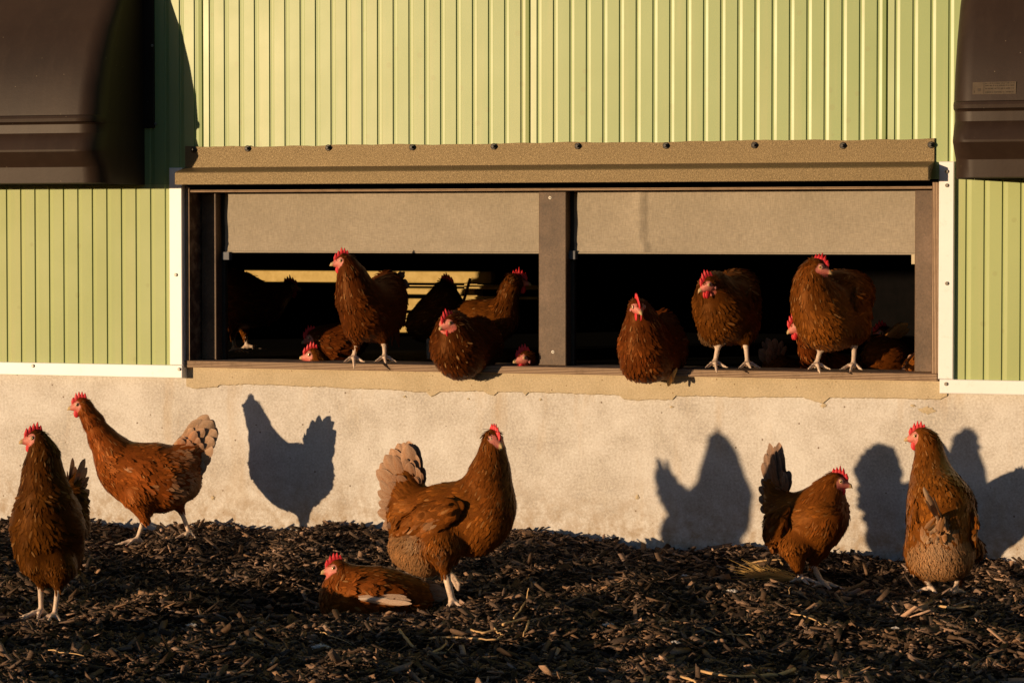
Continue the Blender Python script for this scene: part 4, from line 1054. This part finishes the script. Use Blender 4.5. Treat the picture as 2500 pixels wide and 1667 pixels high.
hen('dark-tailed hen with lowered head facing right, second from the right on the mulch', **Z4, c=(540, 820), d=.46, phi=146,
    head=(868, 445, 168, -10), neck=[(838, 470, 88), (800, 540, 122), (750, 640, 168)],
    body=[(755, 780, 205), (640, 800, 215), (500, 800, 215), (340, 700, 135)],
    extra=[(690, 920, 205), (560, 960, 190), (290, 600, 100, None, 'up'), (270, 480, 62, None, 'up')], fluff=[(280, 880, 105)],
    legs=[dict(hip=(470, 1090, 150), hock=(512, 1310, 34), ank=(520, 1372), s=.045, yaw=150, r=.006), dict(hip=(680, 1120, 115), hock=(650, 1265, 26), ank=(735, 1420), s=.01, yaw=150, r=.007)],
    wing=[(530, 700, 50, .070), (450, 810, 110, .080), (410, 930, 75, .078), (390, 1000, 35, .065)],
    tail=[(330, 620, 272, 78, 48), (330, 620, 250, 120, 48), (320, 630, 225, 190, 48), (320, 640, 212, 280, 48), (310, 650, 195, 420, 46), (300, 660, 165, 500, 46), (290, 700, 152, 600, 46), (290, 720, 165, 700, 46), (350, 600, 320, 170, 44), (370, 600, 380, 350, 44)],
    tone=.85, seed=7, pale=.22, tail_tone=(.10, .045, .025))
Z5 = dict(o=(2160, 1000), k=.3061)
CV = (.50, .33, .20)
hen('hen nearest the right edge seen from behind with its head turned left', **Z5, c=(440, 900), d=.48, phi=274,
    head=(288, 208, -8, -6, -.10), neck=[(318, 228, 78, -.10), (350, 300, 100, -.10), (366, 400, 115, -.09), (375, 510, 138, -.07)],
    body=[(410, 650, 190, -.04), (450, 780, 250, .0), (450, 940, 262, .03)], extra=[(430, 1060, 240, .05), (700, 1110, 92, .02), (240, 1130, 70, .03)], fluff=[(400, 1150, 190, .07), (540, 1170, 160, .08)],
    legs=[dict(hip=(290, 1230, 100), hock=(325, 1340, 26), ank=(372, 1425), s=.06, s2=.05, yaw=300), dict(hip=(570, 1240, 100), hock=(590, 1330, 28), ank=(560, 1440), s=.06, s2=.05, yaw=250)],
    wing=[(245, 760, 85, 0, .03), (235, 900, 90, 0, .06), (290, 1020, 60, 0, .09)],
    tail=[(440, 880, 368, 622, 19, .12, .16, CV, 'tail', 0.0, 'f'), (450, 880, 384, 668, 24, .118, .155, (.36, .23, .14), 'tail', .003, 'f'), (446, 890, 392, 720, 22, .10, .17, CV, 'tail', .002), (480, 890, 425, 700, 26, .10, .18, (.28, .16, .10), 'tail', -.006)] +
         [(455 + (i_ * 37 % 70) - 30, 850 + (i_ * 53 % 150), 372 + (i_ * 61 % 215), 960 + (i_ * 83 % 165), 15, .114 + .002 * (i_ % 5), .128 + .002 * (i_ % 7), ((.40, .20, .09), (.30, .14, .05), (.46, .28, .15))[i_ % 3], 'tail', 0, 'f') for i_ in range(60)],
    patches=[(470, 980, 120, .55), (400, 1120, 160, .3), (300, 960, 60, .4)], tone=1.0, seed=8, pale=.4, wmirror=True)
# ---- hens on the sill
Z7 = dict(o=(780, 580), k=.2423)
SG = 'hens perched on the window sill'
hen('hen standing upright on the sill, leftmost of those on the sill, looking left', **Z7, c=(560, 700), d=.02, phi=55,
    head=(252, 236, 14, -6, .06), neck=[(278, 262, 78, .06), (312, 350, 108, .06), (345, 460, 145, .05)],
    body=[(385, 620, 188, .04), (470, 770, 205, .02), (600, 700, 225, -.04)], extra=[(690, 480, 140, -.16), (640, 580, 170, -.12), (700, 640, 180, -.12), (560, 880, 165, 0), (700, 800, 150, -.06), (400, 850, 150, .03)],
    legs=[dict(hip=(370, 950, 95), hock=(372, 1075, 28), ank=(343, 1205), s=.03, s3=.02, yaw=95, droop=(.0, .02, .0)), dict(hip=(630, 950, 90), hock=(655, 1065, 26), ank=(658, 1200), s=.02, yaw=95, droop=(0, .004, 0))],
    wing=[(740, 660, 60, 0, -.01), (770, 740, 80, 0, -.02), (780, 880, 45, 0, -.04)], wmirror=False,
    tail=[(720, 460, 700, 330, 50, -.18, -.24), (740, 470, 790, 360, 50, -.18, -.24), (760, 500, 840, 450, 50, -.18, -.24)],
    group=SG, tone=.44, sscale=.5, seed=11, pale=.25, tail_tone=(.08, .03, .015))
hen('hen crouched on the sill between the upright hen and the middle post', **Z7, c=(1390, 1100), d=.04, phi=62,
    head=(1322, 852, 34, -18, .09), neck=[(1345, 870, 105, .07), (1365, 950, 175, .05)],
    body=[(1385, 1080, 240, .03), (1420, 1165, 228, .02), (1590, 1030, 235, -.09)], extra=[(1660, 1120, 170, -.12), (1550, 1180, 160, -.04)],
    group=SG, tone=.34, sscale=.5, seed=12, pale=.5)
Z8 = dict(o=(1480, 600), k=.2296)
hen('plump hen sitting on the sill just right of the middle post, facing us', **Z8, c=(430, 1100), d=.05, phi=66,
    head=(325, 640, 108, -20, .10), neck=[(345, 665, 88, .06), (372, 760, 135, .05), (395, 890, 190, .04)],
    body=[(400, 1070, 240, .03), (432, 1195, 222, .02), (600, 1030, 240, -.08)], extra=[(640, 1130, 220, -.09), (560, 1210, 190, -.02), (600, 830, 150, -.13), (300, 1280, 110, .04)],
    tail=[(740, 1300, 612, 1500, 42, .02, .03, (.42, .27, .10), 'tail', 0), (700, 1310, 640, 1450, 34, .02, .03, (.30, .18, .08), 'tail', 0)],
    group=SG, tone=.58, sscale=.5, seed=13, pale=.35)
hen('round-breasted hen standing on the sill, left of the rightmost one', **Z8, c=(1280, 720), d=.02, phi=64,
    head=(1108, 400, 26, -22, .10), neck=[(1132, 410, 95, .07), (1165, 480, 170, .05)],
    body=[(1195, 610, 240, .03), (1240, 740, 248, .02), (1400, 600, 245, -.08)], extra=[(1430, 430, 185, -.16), (1310, 430, 150, -.10), (1420, 820, 215, -.04), (1300, 850, 170, .0)],
    fluff=[(1085, 960, 75, .02)],
    legs=[dict(hip=(1160, 930, 110), hock=(1193, 1055, 28), ank=(1155, 1240), s=.03, s3=.02, yaw=92, droop=(0, .014, 0)), dict(hip=(1505, 940, 95), hock=(1488, 1060, 26), ank=(1502, 1245), s=.02, yaw=95, droop=(0, .0, 0))],
    wing=[(1540, 560, 110, 0, .02), (1600, 720, 90, 0, -.04), (1590, 880, 50, 0, -.08)], wmirror=False,
    group=SG, tone=.46, sscale=.5, seed=14, pale=.25, tail_tone=(.09, .035, .015))
Z9 = dict(o=(1840, 600), k=.2424)
hen('large hen standing on the sill at the right end, looking back to the right', **Z9, c=(760, 700), d=.02, phi=66,
    head=(642, 212, 158, -14, .07), neck=[(615, 232, 98, .06), (590, 330, 150, .05), (600, 470, 192, .04)],
    body=[(648, 640, 232, .03), (730, 790, 225, .03), (890, 620, 265, -.06)], extra=[(980, 480, 240, -.14), (850, 400, 150, -.08), (960, 800, 215, -.05), (830, 850, 165, .02), (640, 830, 150, .04)],
    legs=[dict(hip=(665, 870, 120), hock=(688, 1000, 28), ank=(632, 1190), s=.03, s3=.02, yaw=95, droop=(0, .012, 0)), dict(hip=(1010, 890, 110), hock=(1015, 1005, 26), ank=(1005, 1195), s=.02, yaw=75, droop=(0, .006, 0))],
    wing=[(1050, 560, 110, 0, 0.02), (1150, 700, 95, 0, -.03), (1150, 850, 55, 0, -.06)], wmirror=False,
    group=SG, tone=.72, sscale=.5, seed=15, pale=.35, tail_tone=(.09, .035, .015))
# ---- hens inside the house
IG = 'hens in the dark behind the window'
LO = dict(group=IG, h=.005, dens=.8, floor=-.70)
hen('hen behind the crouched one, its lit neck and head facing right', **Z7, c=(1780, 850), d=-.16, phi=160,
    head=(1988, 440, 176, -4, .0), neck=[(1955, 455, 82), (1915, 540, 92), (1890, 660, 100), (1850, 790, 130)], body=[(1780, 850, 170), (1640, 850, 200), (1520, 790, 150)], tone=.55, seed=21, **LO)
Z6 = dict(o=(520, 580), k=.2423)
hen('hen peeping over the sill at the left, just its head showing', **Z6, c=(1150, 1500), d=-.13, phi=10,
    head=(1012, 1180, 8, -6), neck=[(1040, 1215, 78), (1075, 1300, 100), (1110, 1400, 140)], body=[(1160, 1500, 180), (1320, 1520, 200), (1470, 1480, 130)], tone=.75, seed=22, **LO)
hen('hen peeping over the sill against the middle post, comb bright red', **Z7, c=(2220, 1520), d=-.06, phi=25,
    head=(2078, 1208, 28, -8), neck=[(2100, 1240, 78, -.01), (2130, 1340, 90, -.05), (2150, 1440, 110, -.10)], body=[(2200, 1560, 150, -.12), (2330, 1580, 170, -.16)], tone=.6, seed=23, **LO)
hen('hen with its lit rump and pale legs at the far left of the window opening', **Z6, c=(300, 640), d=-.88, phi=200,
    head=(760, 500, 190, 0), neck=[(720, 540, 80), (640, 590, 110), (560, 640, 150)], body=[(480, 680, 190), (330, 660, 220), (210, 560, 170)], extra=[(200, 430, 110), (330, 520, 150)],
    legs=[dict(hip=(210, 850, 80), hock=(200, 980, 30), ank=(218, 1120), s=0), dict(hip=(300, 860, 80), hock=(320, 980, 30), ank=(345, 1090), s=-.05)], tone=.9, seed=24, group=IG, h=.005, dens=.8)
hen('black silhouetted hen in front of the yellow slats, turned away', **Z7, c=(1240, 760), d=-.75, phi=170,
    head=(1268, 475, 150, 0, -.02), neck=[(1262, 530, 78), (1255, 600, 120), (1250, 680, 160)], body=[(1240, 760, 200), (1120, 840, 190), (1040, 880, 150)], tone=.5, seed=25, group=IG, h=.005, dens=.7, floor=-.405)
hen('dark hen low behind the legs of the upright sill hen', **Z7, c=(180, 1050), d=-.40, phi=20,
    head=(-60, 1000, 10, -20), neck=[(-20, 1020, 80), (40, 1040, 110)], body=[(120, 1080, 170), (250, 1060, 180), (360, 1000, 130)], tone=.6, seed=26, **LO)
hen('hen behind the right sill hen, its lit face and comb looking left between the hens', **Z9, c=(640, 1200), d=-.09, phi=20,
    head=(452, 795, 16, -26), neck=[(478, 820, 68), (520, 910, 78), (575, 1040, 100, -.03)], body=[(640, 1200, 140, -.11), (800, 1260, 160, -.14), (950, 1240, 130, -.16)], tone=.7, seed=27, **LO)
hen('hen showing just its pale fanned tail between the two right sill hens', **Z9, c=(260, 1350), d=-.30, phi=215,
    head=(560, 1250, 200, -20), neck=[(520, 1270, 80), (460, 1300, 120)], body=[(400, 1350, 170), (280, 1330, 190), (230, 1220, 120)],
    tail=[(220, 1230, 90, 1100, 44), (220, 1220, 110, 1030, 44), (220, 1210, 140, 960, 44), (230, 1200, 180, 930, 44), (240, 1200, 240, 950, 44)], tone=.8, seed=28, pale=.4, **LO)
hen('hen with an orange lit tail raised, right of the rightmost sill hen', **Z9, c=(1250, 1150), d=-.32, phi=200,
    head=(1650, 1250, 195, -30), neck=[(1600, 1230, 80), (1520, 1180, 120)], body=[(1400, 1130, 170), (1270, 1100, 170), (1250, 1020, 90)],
    tail=[(1260, 990, 1520, 775, 40, None, None, (.5, .24, .07)), (1260, 1000, 1490, 800, 40, None, None, (.5, .24, .07)), (1270, 1010, 1530, 830, 36, None, None, (.5, .24, .07))], tone=.8, seed=29, pale=.35, **LO)  # sunlight put into the tail colour as a brighter orange
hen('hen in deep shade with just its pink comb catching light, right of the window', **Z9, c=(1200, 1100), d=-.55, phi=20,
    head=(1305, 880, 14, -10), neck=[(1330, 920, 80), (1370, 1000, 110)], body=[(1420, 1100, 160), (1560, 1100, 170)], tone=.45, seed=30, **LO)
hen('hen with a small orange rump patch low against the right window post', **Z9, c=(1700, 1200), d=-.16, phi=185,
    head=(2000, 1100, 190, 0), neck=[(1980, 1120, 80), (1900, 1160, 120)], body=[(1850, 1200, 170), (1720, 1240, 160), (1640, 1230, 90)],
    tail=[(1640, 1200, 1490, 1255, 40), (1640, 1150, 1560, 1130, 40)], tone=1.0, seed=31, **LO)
